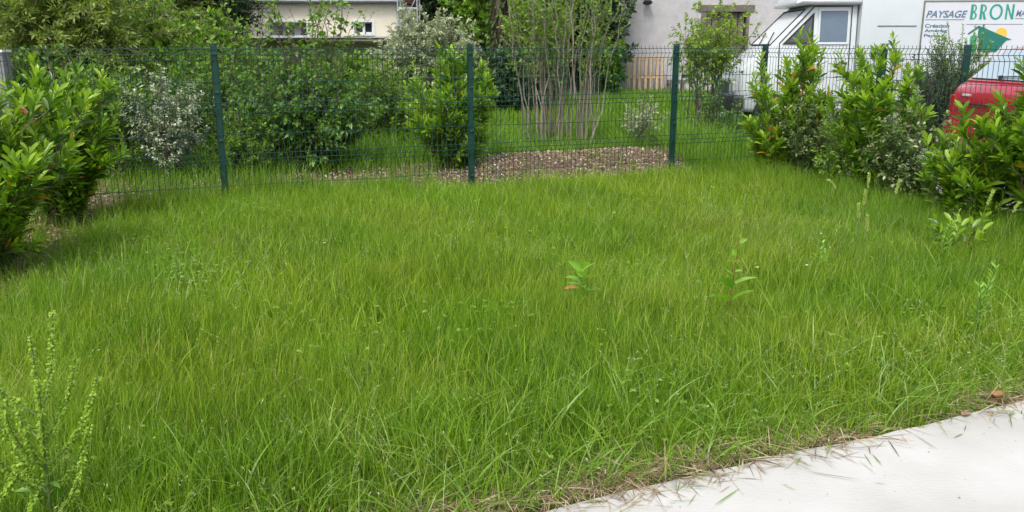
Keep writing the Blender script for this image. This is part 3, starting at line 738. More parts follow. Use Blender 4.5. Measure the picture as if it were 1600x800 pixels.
# rough rendered house on the right with a wooden framed opening
WY = 26.6
wx = lambda px: (px - 800) / (1360 / WY)
wz = lambda py: 1.5 + (72 - py) / (1401 / WY)
OX = wx(1130)
root = empty('rendered_house', (OX, WY, 0)); tag(root, 'light grey rough rendered house wall with an old wooden window frame, behind the white van', 'house')
hole = (wx(1094) - OX, wx(1168) - OX, wz(86), wz(19))
mb = MB(); wall_with_holes(mb, wx(976) - OX, wx(1640) - OX, 0, 5.2, 0, .4, [hole]); mb.box(wx(976) - OX, wx(976) - OX + .4, .402, 8, 0, 5.2)
mb.build('wall', M['render_wall'], root)
mb = MB(); mb.prism([(wx(966) - OX, -.5, 5.21), (wx(966) - OX, 4, 7.2), (wx(966) - OX, 8.5, 5.21)], (14.5, 0, 0)); mb.build('roof', M['tiles'], root)
x0, x1, z0, z1 = hole
mb = MB(); mb.box(x0 - .12, x1 + .14, -.03, .25, z1, z1 + .20, .008); mb.box(x0, x0 + .14, -.02, .25, z0 + .1, z1 - .002, .005)
mb.box(x1 - .08, x1, -.02, .25, z0 + .1, z1 - .002, .005); mb.box(x0 - .05, x1 + .05, -.06, .25, z0 - .04, z0 + .098, .008)
wo = mb.build('window', M['oldwood'], root)
mb = MB()
for i in range(6):
    a_ = x0 + .15 + i * (x1 - x0 - .25) / 6; mb.box(a_, a_ + (x1 - x0 - .25) / 6 - .03, .12, .15, z0 + .1, z1 - .01)
mb.build('board_panel', M['oldwood'], wo)
mb = MB(); mb.box(x0 + .141, x1 - .081, .2, .22, z0 + .1, z1 - .003); mb.build('pane', M['glass'], wo)
# small lamp high on the wall
root = empty('wall_lamp', (wx(1008), WY - .01, 2.86)); tag(root, 'small dark lamp fixed high on the grey rendered wall', 'lamp')
mb = MB(); mb.box(-.05, .05, -.06, 0, -.04, .10, .01); mb.build('bracket', M['darkgrey'], root)
mb = MB(); mb.cyl((0, -.16, -.10), (0, -.10, .04), .15, .05, 14); mb.build('lamp_shade', M['darkgrey'], root, True)

# pallet
root = empty('pallet', (wx(1007), 26.05, 0), 0); tag(root, 'pale wooden pallet stood on edge against the grey wall', 'pallet')
root.rotation_euler = (R(-8), 0, 0)
for i in range(7):
    mb = MB(); a_ = -.56 + i * (1.12 - .1) / 6; mb.box(a_, a_ + .082, -.02, 0, 0, 1.2, .004); mb.build('board', M['wood'], root)
for zz in (.0, .55, 1.1):
    mb = MB(); mb.box(-.56, .56, .003, .09, zz, zz + .10, .004); mb.build('bearer', M['wood'], root)
# planks on the ground by the wall
root = empty('plank', (wx(1046), 25.9, .42)); root.rotation_euler = (0, 0, 0)
bpy.data.objects.remove(root)
mb = MB(); mb.box(-.26, .26, -.15, .15, 0, .12, .01); mb.box(-.24, -.16, -.14, .14, -.40, -.002); mb.box(.16, .24, -.14, .14, -.40, -.002)
o_ = mb.build('bench', M['oldwood']); o_.location = (wx(1052), 25.9, .40); tag(o_, 'low dark wooden bench at the foot of the grey wall right of the pallet', 'bench')
# green bucket
root = empty('bucket', (PX(1123, 24.5), 24.5, .18)); tag(root, 'green plastic bucket beside the front of the white van', 'bucket')
M['bucket'] = plain('green_plastic', (.02, .22, .11), .4, noise=.15)
mb = MB(); mb.cyl((0, 0, 0), (0, 0, .42), .10, .155, 18); mb.build('tub', M['bucket'], root, True)
mb = MB(); mb.cyl((0, 0, .415), (0, 0, .45), .17, .17, 18); mb.build('rim', M['bucket'], root, True)
mb = MB(); mb.cyl((0, 0, -.2), (0, 0, -.003), .16, .16, 14); o_ = mb.build('stone', M['render_wall']); o_.location = (PX(1123, 24.5), 24.5, .18)
tag(o_, 'round grey stone block under the green bucket', 'stone')
# grey post at far left
root = empty('gate_pier', (PX(24, 10.6), 10.6, 0)); tag(root, 'short grey stone pier with a pale cap at the far left beyond the fence', 'pier')
mb = MB(); mb.box(-.085, .085, -.085, .085, -.05, 1.42, .01); mb.build('shaft', plain('grey_stone', (.24, .24, .25), .9, noise=.4, nscale=12, bump=.01, bscale=20), root)
mb = MB(); mb.box(-.10, .10, -.10, .10, 1.422, 1.46, .008); mb.build('cap', M['whitetrim'], root)
# low white parked trailer far off, seen between trees
root = empty('garden_shed', (PX(706, 33), 33, 0)); tag(root, 'small pale garden shed glimpsed between the silvery shrub and the ivy covered trunk', 'shed')
mb = MB(); mb.box(-1.0, 1.0, 0, 1.6, 0, 1.35); mb.build('wall', plain('pale_boards', (.55, .58, .62), .7, noise=.25, nscale=5), root)
mb = MB(); mb.prism([(-1.1, -.15, 1.352), (-1.1, .8, 1.62), (-1.1, 1.75, 1.352)], (2.2, 0, 0)); mb.build('roof', M['gutter'], root)

# ------------------------------------------------------------------ van
M['vanwhite'] = plain('van_paint', (.52, .56, .58), .32, spec=.5, noise=.10, nscale=1.4, coat=.3)
M['boxwhite'] = plain('box_panel', (.51, .555, .58), .4, noise=.08, nscale=1.1)
M['rubber'] = plain('rubber', (.02, .02, .02), .8)
M['blackplastic'] = plain('black_plastic', (.045, .05, .055), .55, noise=.2, nscale=9)
M['glareglass'] = plain('van_glass_sky_glare', (.72, .76, .78), .22, metal=.15, spec=.9)  # pale, partly diffuse base colour imitates sky glare on the windscreen
M['blind'] = plain('grey_blind_glass', (.10, .145, .20), .22, spec=.6, noise=.15, nscale=3)
M['lampglass'] = plain('lamp_glass', (.55, .57, .58), .12, spec=.9)
M['rim'] = plain('steel_rim', (.45, .46, .48), .35, metal=.6)
def ring(x, zb, zt, wb, wt, cy, r=.08, n=4):
    """closed ring in the YZ plane at x; half width wb at the bottom, wt at the top; rounded corners"""
    pts = []
    for (sy, z, w_, a0) in ((1, zb, wb, -90), (1, zt, wt, 0), (-1, zt, wt, 90), (-1, zb, wb, 180)):
        rr_ = min(r, (zt - zb) * .45)
        cyy = cy + sy * (w_ - rr_); cz = z + rr_ if z == zb else z - rr_
        for i in range(n):
            a = R(a0 + 90 * i / (n - 1)); pts.append((x, cyy + rr_ * math.cos(a), cz + rr_ * math.sin(a)))
    return pts
van = empty('van', (6.91, 14.8, .03), R(-4)); tag(van, 'white box van with a landscaping company sign on its side, parked beyond the fence', 'van')
CY = 1.02
body = [(-3.02, .42, .78, .70, .66), (-2.98, .36, .92, .86, .80), (-2.90, .34, 1.10, .95, .86), (-2.72, .33, 1.26, .99, .88), (-2.52, .33, 1.38, 1.0, .90),
        (-2.46, .33, 1.44, 1.0, .90), (-2.14, .33, 1.78, 1.0, .87), (-1.82, .33, 2.12, 1.0, .83), (-1.70, .33, 2.20, 1.0, .84), (-1.3, .33, 2.24, 1.0, .86), (-1.02, .33, 2.25, 1.0, .87)]
mb = MB(); mb.loft([ring(u, zb, zt, wb, wt, CY, .09) for u, zb, zt, wb, wt in body]); mb.build('body', M['vanwhite'], van, True, 30)
# raised roof dome
dome = [(-2.04, 2.165, 2.20, .90, .84), (-1.98, 2.155, 2.30, .96, .86), (-1.75, 2.15, 2.48, 1.0, .86), (-1.4, 2.15, 2.64, 1.01, .88), (-1.0, 2.15, 2.74, 1.01, .9)]
mb = MB(); mb.loft([ring(u, zb, zt, wb, wt, CY, .06) for u, zb, zt, wb, wt in dome]); mb.build('roof_fairing', M['vanwhite'], van, True, 40)
mb = MB(); mb.loft([ring(u, .45, 2.85, 1.05, 1.05, CY, .04) for u in (-.998, 3.6)])
mb.build('cargo_box', M['boxwhite'], van, True, 30)
# point on the slanted left side of the cab
def side_y(u, z, off=.0):
    for (a, b2) in zip(body[:-1], body[1:]):
        if a[0] <= u <= b2[0]:
            t = (u - a[0]) / (b2[0] - a[0]); zb, zt, wb, wt = [a[i] + (b2[i] - a[i]) * t for i in (1, 2, 3, 4)]
            f = min(1, max(0, (z - zb - .09) / max(.01, (zt - zb - .18)))); return CY - (wb + (wt - wb) * f) - off
    return CY - 1 - off
def side_panel(poly, off, th, name, mat, parent):
    mb = MB(); bm = mb.bm
    f1 = [bm.verts.new((u, side_y(u, z, off), z)) for u, z in poly]; f2 = [bm.verts.new((u, side_y(u, z, off - th), z)) for u, z in poly]
    bm.faces.new(f1); bm.faces.new(f2[::-1]); n_ = len(f1)
    for i in range(n_): bm.faces.new((f1[i], f2[i], f2[(i + 1) % n_], f1[(i + 1) % n_]))
    return mb.build(name, mat, parent)
def frame_panel(outer, inner, off, th, name, mat, parent):
    mb = MB(); bm = mb.bm; n_ = len(outer)
    O1 = [bm.verts.new((u, side_y(u, z, off), z)) for u, z in outer]; I1 = [bm.verts.new((u, side_y(u, z, off), z)) for u, z in inner]
    O2 = [bm.verts.new((u, side_y(u, z, off - th), z)) for u, z in outer]; I2 = [bm.verts.new((u, side_y(u, z, off - th), z)) for u, z in inner]
    for i in range(n_):
        j = (i + 1) % n_
        bm.faces.new((O1[i], O1[j], I1[j], I1[i])); bm.faces.new((O2[i], I2[i], I2[j], O2[j])); bm.faces.new((O1[i], O2[i], O2[j], O1[j])); bm.faces.new((I1[i], I1[j], I2[j], I2[i]))
    return mb.build(name, mat, parent)
door = frame_panel([(-2.30, .50), (-1.10, .50), (-1.10, 2.14), (-1.74, 2.14), (-2.30, 1.52)], [(-2.28, .52), (-1.12, .52), (-1.12, 2.12), (-1.73, 2.12), (-2.28, 1.51)], .004, .02, 'door_seam', M['darkgrey'], van)
wf = frame_panel([(-1.66, 1.50), (-1.14, 1.50), (-1.14, 2.09), (-1.66, 2.09)], [(-1.625, 1.535), (-1.175, 1.535), (-1.175, 2.055), (-1.625, 2.055)], .022, .03, 'side_window', M['vanwhite'], van)
side_panel([(-1.62, 1.54), (-1.18, 1.54), (-1.18, 2.05), (-1.62, 2.05)], .012, .02, 'pane', M['blind'], wf)
qf = frame_panel([(-2.24, 1.50), (-1.73, 1.50), (-1.73, 2.03)], [(-2.165, 1.53), (-1.76, 1.53), (-1.76, 1.955)], .016, .02, 'quarter_window', M['rubber'], van)
side_panel([(-2.15, 1.536), (-1.765, 1.536), (-1.765, 1.94)], .010, .02, 'pane', M['glass'], qf)
# windscreen lies just proud of the slanted front
def front_pt(u, f, off):
    for (a, b2) in zip(body[:-1], body[1:]):
        if a[0] <= u <= b2[0]:
            t = (u - a[0]) / (b2[0] - a[0]); zt = a[2] + (b2[2] - a[2]) * t; wt = a[4] + (b2[4] - a[4]) * t
            return (u - off * .72, CY + f * (wt - .10), zt + off * .72)
us = [-2.42, -2.2, -2.0, -1.86]
mb = MB(); bm = mb.bm
g = [[bm.verts.new(front_pt(u, f, .006)) for f in (-1, -.5, 0, .5, 1)] for u in us]
g2 = [[bm.verts.new(front_pt(u, f, -.02)) for f in (-1, -.5, 0, .5, 1)] for u in us]
for i in range(3):
    for j in range(4):
        bm.faces.new((g[i][j], g[i][j + 1], g[i + 1][j + 1], g[i + 1][j])); bm.faces.new((g2[i][j], g2[i + 1][j], g2[i + 1][j + 1], g2[i][j + 1]))
ws = mb.build('windscreen', M['glareglass'], van)
for f0 in (-.75, .1):
    mb = MB(); a_ = Vector(front_pt(-2.41, f0, .02)); b2 = Vector(front_pt(-2.22, f0 + .55, .02)); mb.cyl(a_, b2, .010, n=6); mb.build('wiper', M['rubber'], ws)
mb = MB(); mb.cyl(front_pt(-2.42, -1, .01), front_pt(-1.86, -1, .01), 0.010, n=6); mb.cyl(front_pt(-2.42, 1, .01), front_pt(-1.86, 1, .01), .014, n=6)
mb.cyl(front_pt(-1.86, -1, .01), front_pt(-1.86, 1, .01), .014, n=6); mb.cyl(front_pt(-2.42, -1, .01), front_pt(-2.42, 1, .01), .014, n=6); mb.build('seal', M['rubber'], ws)
mb = MB(); mb.loft([ring(u, zb, zt, w_, w_, CY, .05) for u, zb, zt, w_ in ((-3.14, .36, .56, .62), (-3.12, .30, .62, .85), (-3.02, .28, .64, 1.0), (-2.86, .28, .62, 1.02))]); mb.build('bumper', M['blackplastic'], van, True)
mb = MB(); mb.box(-3.055, -3.0, CY - .42, CY + .42, .66, .84, .02); gr = mb.build('grille', M['blackplastic'], van)
for sy in (-1, 1):
    mb = MB(); mb.box(-3.03, -2.93, CY + sy * .66 - .15, CY + sy * .66 + .15, .66, .86, .03); mb.build('headlight', M['lampglass'], van)
mb = MB(); mb.box(-1.30, -1.16, -.02, .018, 1.16, 1.20, .006); mb.build('door_handle', M['blackplastic'], van)
mb = MB(); mb.box(-.72, -.08, -.040, -.0325, 1.795, 1.805); mb.build('trim_line', M['darkgrey'], van)
mb = MB(); mb.box(-1.0, 3.58, -.045, -.0305, .47, .56, .005); mb.build('side_rail', M['blackplastic'], van)
for (u, sy) in ((-2.35, 0), (2.1, 0), (-2.35, 1), (2.1, 1)):
    y_ = CY + (-.98 if sy == 0 else .98); mb = MB()
    a_ = .12
    mb.cyl((u, y_ - a_, .33), (u, y_ + a_, .33), .33, n=28); wh = mb.build('wheel', M['rubber'], van, True)
    s_ = -1 if sy == 0 else 1
    mb = MB(); mb.cyl((u, y_ + s_ * .121, .33), (u, y_ + s_ * .135, .33), .20, .17, 20); mb.build('rim', M['rim'], wh, True)
# the sign
SF = -.034
M['signwhite'] = plain('sign_panel', (.54, .57, .61), .35, noise=.04, nscale=2)
M['signframe'] = plain('sign_frame', (.19, .20, .16), .4, metal=.5)
M['slate'] = plain('slate_lettering', (.085, .145, .22), .5)
M['teal'] = plain('green_lettering', (.015, .26, .18), .5)
M['signgreen'] = plain('sign_dark_green', (.008, .14, .105), .5)
M['signbright'] = plain('sign_bright_green', (.01, .36, .20), .5)
M['sunyellow'] = plain('sign_yellow', (.66, .44, .06), .5)
mb = MB(); mb.box(.02, 3.3, SF - .010, SF + .003, .98, 2.19); sg = mb.build('sign_panel', M['signwhite'], van)
mb = MB(); t = .018; mb.box(0, .0198, SF - .018, SF + .003, .96, 2.21); mb.box(3.3002, 3.32, SF - .018, SF + .003, .96, 2.21)
mb.box(.02, 3.3, SF - .018, SF + .003, 2.1902, 2.21); mb.box(.02, 3.3, SF - .018, SF + .003, .96, .9798); mb.build('sign_frame', M['signframe'], sg)
def text(body_, x, z, hgt, width, mat, shear=0, bold=0.0, name='lettering', depth=.0015):
    cu = bpy.data.curves.new('txt', 'FONT'); cu.body = body_; cu.shear = shear; cu.offset = bold; cu.extrude = .004; cu.size = 1
    o_ = bpy.data.objects.new('txt', cu); col.objects.link(o_); bpy.context.view_layer.update()
    dg = bpy.context.evaluated_depsgraph_get(); me = bpy.data.meshes.new_from_object(o_.evaluated_get(dg)); bpy.data.objects.remove(o_)
    co = np.empty(len(me.vertices) * 3, dtype=np.float32); me.vertices.foreach_get('co', co); co = co.reshape(-1, 3)
    mn = co.min(0); mx_ = co.max(0); sx = width / (mx_[0] - mn[0]); sz = hgt / (mx_[1] - mn[1])
    out = np.stack([x + (co[:, 0] - mn[0]) * sx, SF - .0115 - depth * (co[:, 2] > 0), z + (co[:, 1] - mn[1]) * sz], 1)
    me.vertices.foreach_set('co', out.astype(np.float32).ravel()); me.name = name
    return link(name, me, mat, sg)
U = lambda px: (px - 1435) * .01045
ZZ = lambda py: 1.50 + (72.0 - py) / 94.7
text('PAYSAGE', U(1440), ZZ(31.2), .115, U(1504) - U(1440), M['slate'], .28, .022)
def stroke_letters():
    """BRON in tall art-deco lettering, one thick and one thin stroke"""
    mb = MB(); y0, y1 = SF - .0135, SF - .0115
    def pr(p): mb.prism([(x_, y1, z_) for x_, z_ in p], (0, y0 - y1, 0))
    z0, z1 = ZZ(34), ZZ(11); H = z1 - z0
    def arc(cx, cz, rx, rz, a0, a1, th, n=14, thz=None):
        thz = thz or th
        for i in range(n):
            a, b3 = R(a0 + (a1 - a0) * i / n), R(a0 + (a1 - a0) * (i + 1) / n)
            pr([(cx + rx * math.cos(a), cz + rz * math.sin(a)), (cx + rx * math.cos(b3), cz + rz * math.sin(b3)),
                (cx + (rx - th) * math.cos(b3), cz + (rz - thz) * math.sin(b3)), (cx + (rx - th) * math.cos(a), cz + (rz - thz) * math.sin(a))])
    T = .034; x_ = U(1508.5)
    # B
    pr([(x_, z0), (x_ + .042, z0), (x_ + .042, z1), (x_, z1)])
    arc(x_ + .0425, z0 + H * .74, .052, H * .26, -90, 90, T * .72, thz=.018); arc(x_ + .0425, z0 + H * .25, .064, H * .255, -90, 90, T * .8, thz=.018)
    x_ = U(1523)
    pr([(x_, z0), (x_ + .040, z0), (x_ + .040, z1), (x_, z1)])
    arc(x_ + .0405, z0 + H * .72, .062, H * .28, -90, 90, T * .8, thz=.018)
    pr([(x_ + .0405, z0 + H * .46), (x_ + .075, z0 + H * .46), (x_ + .112, z0), (x_ + .070, z0)])
    cx = U(1548); arc(cx, z0 + H * .5, .106, H * .52, 0, 360, T, 36, thz=.030)
    x_ = U(1562.5)
    pr([(x_, z0), (x_ + .030, z0), (x_ + .030, z1), (x_, z1)]); pr([(x_ + .1, z0), (x_ + .135, z0), (x_ + .135, z1), (x_ + .1, z1)])
    pr([(x_ + .0302, z1), (x_ + .0302, z1 - .075), (x_ + .0998, z0), (x_ + .0998, z0 + .07)])
    return mb.build('lettering', M['teal'], sg)
stroke_letters()
text('MAÇ', U(1579), ZZ(30.2) - .018, .128, .235, M['slate'], .22, .018)
mb = MB(); yb0, yb1 = SF - .0135, SF - .0115
mb.box(U(1439.5), U(1500), yb0, yb1, ZZ(34.6), ZZ(33.8)); mb.box(U(1578), U(1640), yb0, yb1, ZZ(33), ZZ(32.3)); mb.box(U(1504), U(1592), yb0, yb1, ZZ(41.6), ZZ(41)); mb.build('rule_line', M['slate'], sg)
text('Création', U(1440), ZZ(46.4), .060, .40, M['slate'], 0, .025)
text('Aménag', U(1440), ZZ(54.6), .064, .37, M['slate'], 0, .025)
text('Paysa', U(1440), ZZ(62.2), .064, .27, M['slate'], 0, .025)
def flat(pts, mat, name, dz=0):
    mb = MB(); mb.prism([(U(a), SF - .0115 - dz, ZZ(b2)) for a, b2 in pts], (0, -.002, 0)); return mb.build(name, mat, sg)
flat([(1560 + 9.2 * math.cos(R(a)), 55.5 + 9 * math.sin(R(a))) for a in range(0, 360, 15)], M['sunyellow'], 'sun_emblem')
flat([(1524, 43.5), (1577.5, 65), (1570, 66), (1563, 74), (1556, 84), (1527, 84), (1526, 62), (1524, 62)], M['signgreen'], 'roof_emblem', .0025)
flat([(1524, 43.2), (1525, 46), (1510, 57), (1508, 55.5)], M['signgreen'], 'gable_emblem', .0025)
flat([(1530, 41.8), (1532.6, 41.8), (1532.6, 49), (1530, 47.5)], M['signgreen'], 'chimney_emblem', .005)
flat([(1513, 60), (1519, 57), (1523, 58), (1523, 84), (1516, 84), (1513, 72)], M['signbright'], 'tree_emblem')

# ------------------------------------------------------------------ red car, its rear to the left
M['red'] = plain('red_paint', (.34, .008, .026), .22, spec=.6, coat=.8, noise=.08, nscale=2)
M['skyglass'] = plain('car_glass_sky_tint', (.55, .66, .70), .08, metal=.6, spec=1.0)  # white-cyan base with metallic share stands in for sky reflected in the windows
M['taillight'] = plain('tail_light', (.30, .01, .01), .15, spec=.8)
CX0 = 5.95
car = empty('car', (CX0, 10.85, .03), R(2)); tag(car, 'red hatchback with sloping rear window, parked tail first beyond the side fence', 'car')
cb = [(.02, .40, .62, .60, .58), (.0, .32, .80, .72, .68), (.03, .26, .90, .78, .74), (.09, .24, .985, .80, .76), (.20, .22, 1.02, .82, .77), (.9, .2, 1.03, .83, .77), (2.2, .2, .96, .83, .77), (2.6, .2, .93, .82, .75), (3.3, .22, .82, .80, .70), (3.6, .28, .66, .70, .60), (3.66, .36, .55, .6, .52)]
mb = MB(); mb.loft([ring(u, zb, zt, wb, wt, 0, .10, 5) for u, zb, zt, wb, wt in cb]); bd = mb.build('body', M['red'], car, True, 40)
gh = [(.17, .98, 1.03, .74, .70), (.36, .98, 1.22, .75, .66), (.58, .95, 1.41, .76, .60), (.68, .95, 1.455, .76, .58), (1.3, .95, 1.475, .76, .60), (1.75, .95, 1.45, .76, .59), (2.1, .95, 1.25, .75, .64), (2.5, .93, .97, .72, .68)]
mb = MB(); mb.loft([ring(u, zb, zt, wb, wt, 0, .05, 4) for u, zb, zt, wb, wt in gh]); mb.build('cabin', M['red'], car, True, 40)
def gp(u, f, off):
    for (a, b2) in zip(gh[:-1], gh[1:]):
        if a[0] <= u <= b2[0]:
            t = (u - a[0]) / (b2[0] - a[0]); return (u - off * .7, f * (a[4] + (b2[4] - a[4]) * t - .055), a[2] + (b2[2] - a[2]) * t + off * .7)
mb = MB(); bm = mb.bm
us = [.20, .36, .47, .59]
g = [[bm.verts.new(gp(u, f, .006)) for f in (-1, -.5, 0, .5, 1)] for u in us]; g2 = [[bm.verts.new(gp(u, f, -.02)) for f in (-1, -.5, 0, .5, 1)] for u in us]
for i in range(3):
    for j in range(4): bm.faces.new((g[i][j], g[i][j + 1], g[i + 1][j + 1], g[i + 1][j])); bm.faces.new((g2[i][j], g2[i + 1][j], g2[i + 1][j + 1], g2[i][j + 1]))
rw = mb.build('rear_window', M['skyglass'], car)
mb = MB(); mb.cyl(gp(.22, 0, .02), gp(.23, -.75, .03), .008, n=6); mb.cyl(gp(.20, 0, .0), gp(.22, 0, .04), .025, n=10); mb.build('wiper', M['rubber'], rw)
mb = MB(); mb.box(.185, .205, -.60, .60, 1.045, 1.062); mb.build('seal', M['rubber'], rw)
for sy in (-1, 1):
    mb = MB()
    def sp(u, z, off=.006):
        for (a, b2) in zip(gh[:-1], gh[1:]):
            if a[0] <= u <= b2[0]:
                t = (u - a[0]) / (b2[0] - a[0]); zt = a[2] + (b2[2] - a[2]) * t; wt = a[4] + (b2[4] - a[4]) * t; wb = a[3] + (b2[3] - a[3]) * t
                f = (z - .95) / max(.01, zt - .95); return (u, sy * (wb + (wt - wb) * f + off), z)
    for poly in ([(.62, 1.02), (1.18, 1.02), (1.18, 1.38), (.80, 1.38)], [(1.23, 1.02), (2.18, 1.02), (1.78, 1.38), (1.23, 1.38)]):
        mb.prism([sp(u, z) for u, z in poly], (0, -sy * .02, 0))
    mb.build('side_window', M['skyglass'], car)
    mb = MB(); mb.box(-.006, .06, sy * .70 - .06, sy * .70 + .06, .55, .84, .02); mb.build('tail_light', M['taillight'], car)
    for u in (.62, 3.0):
        mb = MB(); mb.cyl((u, sy * .66, .28), (u, sy * .84, .28), .28, n=26); wh = mb.build('wheel', M['rubber'], car, True)
        mb = MB(); mb.cyl((u, sy * .842, .28), (u, sy * .855, .28), .18, .16, 18); mb.build('rim', M['rim'], wh, True)
mb = MB(); mb.loft([ring(u, zb, zt, w_, w_, 0, .05) for u, zb, zt, w_ in ((-.07, .30, .46, .60), (-.05, .26, .50, .76), (.04, .24, .52, .82), (.2, .24, .50, .84))]); mb.build('bumper', M['red'], car, True)
mb = MB(); mb.box(-.004, .02, .30, .46, .835, .865, .003); mb.build('badge', M['lampglass'], car)
mb = MB(); mb.box(-.012, .02, -.52, .52, .745, .752); mb.build('hatch_seam', M['rubber'], car)

# ------------------------------------------------------------------ planting
LG = 'cherry laurel bushes planted along the fences'
def laurel(label, px, D, H, rx, ry, seed, **k):
    kw = dict(n_main=30, n_twig=15, n_leaf=15, leaf=(.118, .030), angle=.75, up=.95, twig=.24, age=.66, yellow=.014, zlo=.0, upward=.10, t0=.12, droop=.16, fold=.4, r0=.012, K=4)
    kw.update(k)
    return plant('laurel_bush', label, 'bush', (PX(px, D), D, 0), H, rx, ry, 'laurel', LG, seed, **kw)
laurel('bright yellow green laurel bush nearest the camera at the left edge of the lawn', -38, 5.4, 1.43, .78, .85, 1, n_main=60, yellow=.022, age=.85)
laurel('second laurel bush from the left, growing against the left end of the wire fence', 105, 7.1, 1.34, .56, .46, 2, n_main=32, age=.28)
laurel('laurel bush growing beyond the fence immediately left of the middle fence post', 705, 10.3, 1.42, .66, .50, 3, n_main=44, yellow=.006)
laurel('laurel bush at the fence corner in front of the nose of the white van', 1212, 9.3, 1.62, .52, .45, 4, n_main=22, yellow=.045, age=.8, n_twig=13)
laurel('tall laurel bush before the side of the white van, left of the red car', 1362, 8.1, 1.64, .50, .45, 5, n_main=27, age=.8, yellow=.02)
laurel('largest laurel bush at the right edge of the lawn, partly hiding the red car', 1648, 6.25, 1.52, .58, .60, 6, n_main=66, upward=.5, leaf=(.13, .038), age=.55)
laurel('lower laurel bush just below the red car, left of the largest right laurel', 1512, 6.7, .96, .42, .38, 7, n_main=24, n_twig=12)
laurel('small laurel seedling clump in the lawn under the right hand laurels', 1490, 5.8, .30, .12, .12, 27, n_main=6, n_twig=4, n_leaf=8, leaf=(.10, .03))
def small(name, label, mat, px, D, H, rx, ry, seed, **k):
    kw = dict(n_main=16, n_twig=12, n_leaf=12, leaf=(.05, .026), twig=.2, up=.4, K=2, r0=.009)
    kw.update(k); return plant(name, label, 'bush', (PX(px, D), D, 0), H, rx, ry, mat, seed=seed, **kw)
small('viburnum_bush', 'pale flowering bush between the laurels in front of the red car', 'viburnum', 1415, 7.5, 1.02, .38, .34, 8, n_main=32, age=.75, angle=1.2)
small('viburnum_bush', 'greyish bush between the fence corner laurel and the tall laurel', 'viburnum', 1270, 8.9, 1.0, .42, .32, 9, n_main=30, age=.6)
small('viburnum_bush', 'low greyish bush between the tall laurel and the fence corner bushes', 'broadleaf', 1305, 8.35, .95, .34, .3, 28, n_main=18, zlo=.02)
small('variegated_bush', 'white and green variegated bush behind the fence, left of the first fence post', 'variegated', 262, 9.6, 1.32, .52, .42, 10, n_main=34, leaf=(.055, .028), angle=1.2, zlo=.2)
small('variegated_bush', 'small grey green bush beyond the fence in front of the pallet', 'silver', 1003, 12.6, .80, .34, .34, 11, n_main=20, leaf=(.04, .02))
small('silvery_shrub', 'large silvery grey shrub with arching tips, left of the middle fence post', 'silver', 672, 15.2, 2.15, 1.0, .8, 12, n_main=120, n_twig=20, n_leaf=16, leaf=(.09, .034), twig=.34, zlo=.15, up=.55, hang=.3)
# the big leafy shrub behind the fence
plant('lilac_shrub', 'large dark leafy shrub behind the fence between the left and middle posts', 'shrub', (PX(478, 10.4), 10.4, 0), 1.42, .95, .65, 'lilac', seed=13,
      n_main=52, n_twig=14, n_leaf=11, leaf=(.075, .048), K=3, shape='ovate', twig=.26, up=.35, zlo=.06, t0=.25, angle=1.1, droop=.35, r0=.012)
plant('tall_shrub', 'upright shrub with long thin shoots rising in front of the cream house', 'shrub', (PX(500, 11.3), 11.3, 0), 2.55, .95, .5, 'broadleaf', seed=14,
      n_main=20, n_twig=12, n_leaf=4, leaf=(.085, .055), K=3, shape='ovate', twig=.22, up=.4, zlo=.45, t0=.32, angle=1.1, droop=.35, r0=.012, upward=.7)
plant('tall_shrub', 'loose upright shrub with big leaves in front of the left house window', 'shrub', (PX(385, 12.0), 12.0, 0), 2.2, .6, .5, 'broadleaf', seed=55,
      n_main=11, n_twig=11, n_leaf=3, leaf=(.085, .055), K=3, shape='ovate', twig=.26, up=.3, zlo=.45, t0=.35, angle=1.1, droop=.35, r0=.012, upward=.7)
plant('leafy_shrub', 'leafy shrub filling the gap between the dark shrub and the laurel beyond the fence', 'shrub', (PX(612, 12.0), 12.0, 0), 1.35, .8, .6, 'broadleaf', seed=15,
      n_main=34, n_twig=12, n_leaf=12, leaf=(.065, .04), K=2, twig=.25, zlo=.12)
plant('leafy_shrub', 'leafy shrub just right of the first fence post, beyond the fence', 'shrub', (PX(378, 11.6), 11.6, 0), 1.38, .65, .6, 'lilac', seed=16,
      n_main=34, n_twig=12, n_leaf=12, leaf=(.065, .04), K=2, twig=.25, zlo=.1)
# multi stemmed shrub
plant('multi_stemmed_shrub', 'tall shrub of many pale bare stems, leafy at the top, left of the right post', 'shrub', (PX(876, 12.9), 12.9, 0), 3.1, 1.0, .7, 'broadleaf', seed=17,
      n_main=46, n_twig=13, n_leaf=5, basew=.60, leaf=(.08, .045), K=2, shape='ovate', twig=.30, up=.3, zlo=.30, t0=.42, r0=.014, bark='palebark', upward=.6, jitter=.05)
plant('young_tree', 'small light green tree in front of the wooden framed window of the grey wall', 'tree', (PX(1100, 14.3), 14.3, 0), 2.32, .82, .65, 'yellowgreen', seed=18,
      n_main=30, n_twig=14, n_leaf=13, leaf=(.064, .038), K=2, shape='ovate', twig=.34, up=.15, zlo=.55, t0=.5, basew=.30, r0=.012, jitter=.06, stem_name='trunk', leaf_name='crown', hang=.2)
plant('young_tree', 'thin sprouting sapling at the foot of the light green tree, beyond the right fence post', 'tree', (PX(1108, 13.0), 13.0, 0), 1.0, .40, .4, 'lilac', seed=19,
      n_main=12, n_twig=9, n_leaf=8, leaf=(.06, .035), K=2, twig=.25, zlo=.1)
plant('leafy_shrub', 'low leafy shrub in the weeds between the right fence post and the white van bumper', 'shrub', (PX(1165, 12.3), 12.3, 0), .62, .45, .4, 'lilac', seed=24,
      n_main=26, n_twig=12, n_leaf=12, leaf=(.06, .03), K=2, twig=.22, zlo=.04)
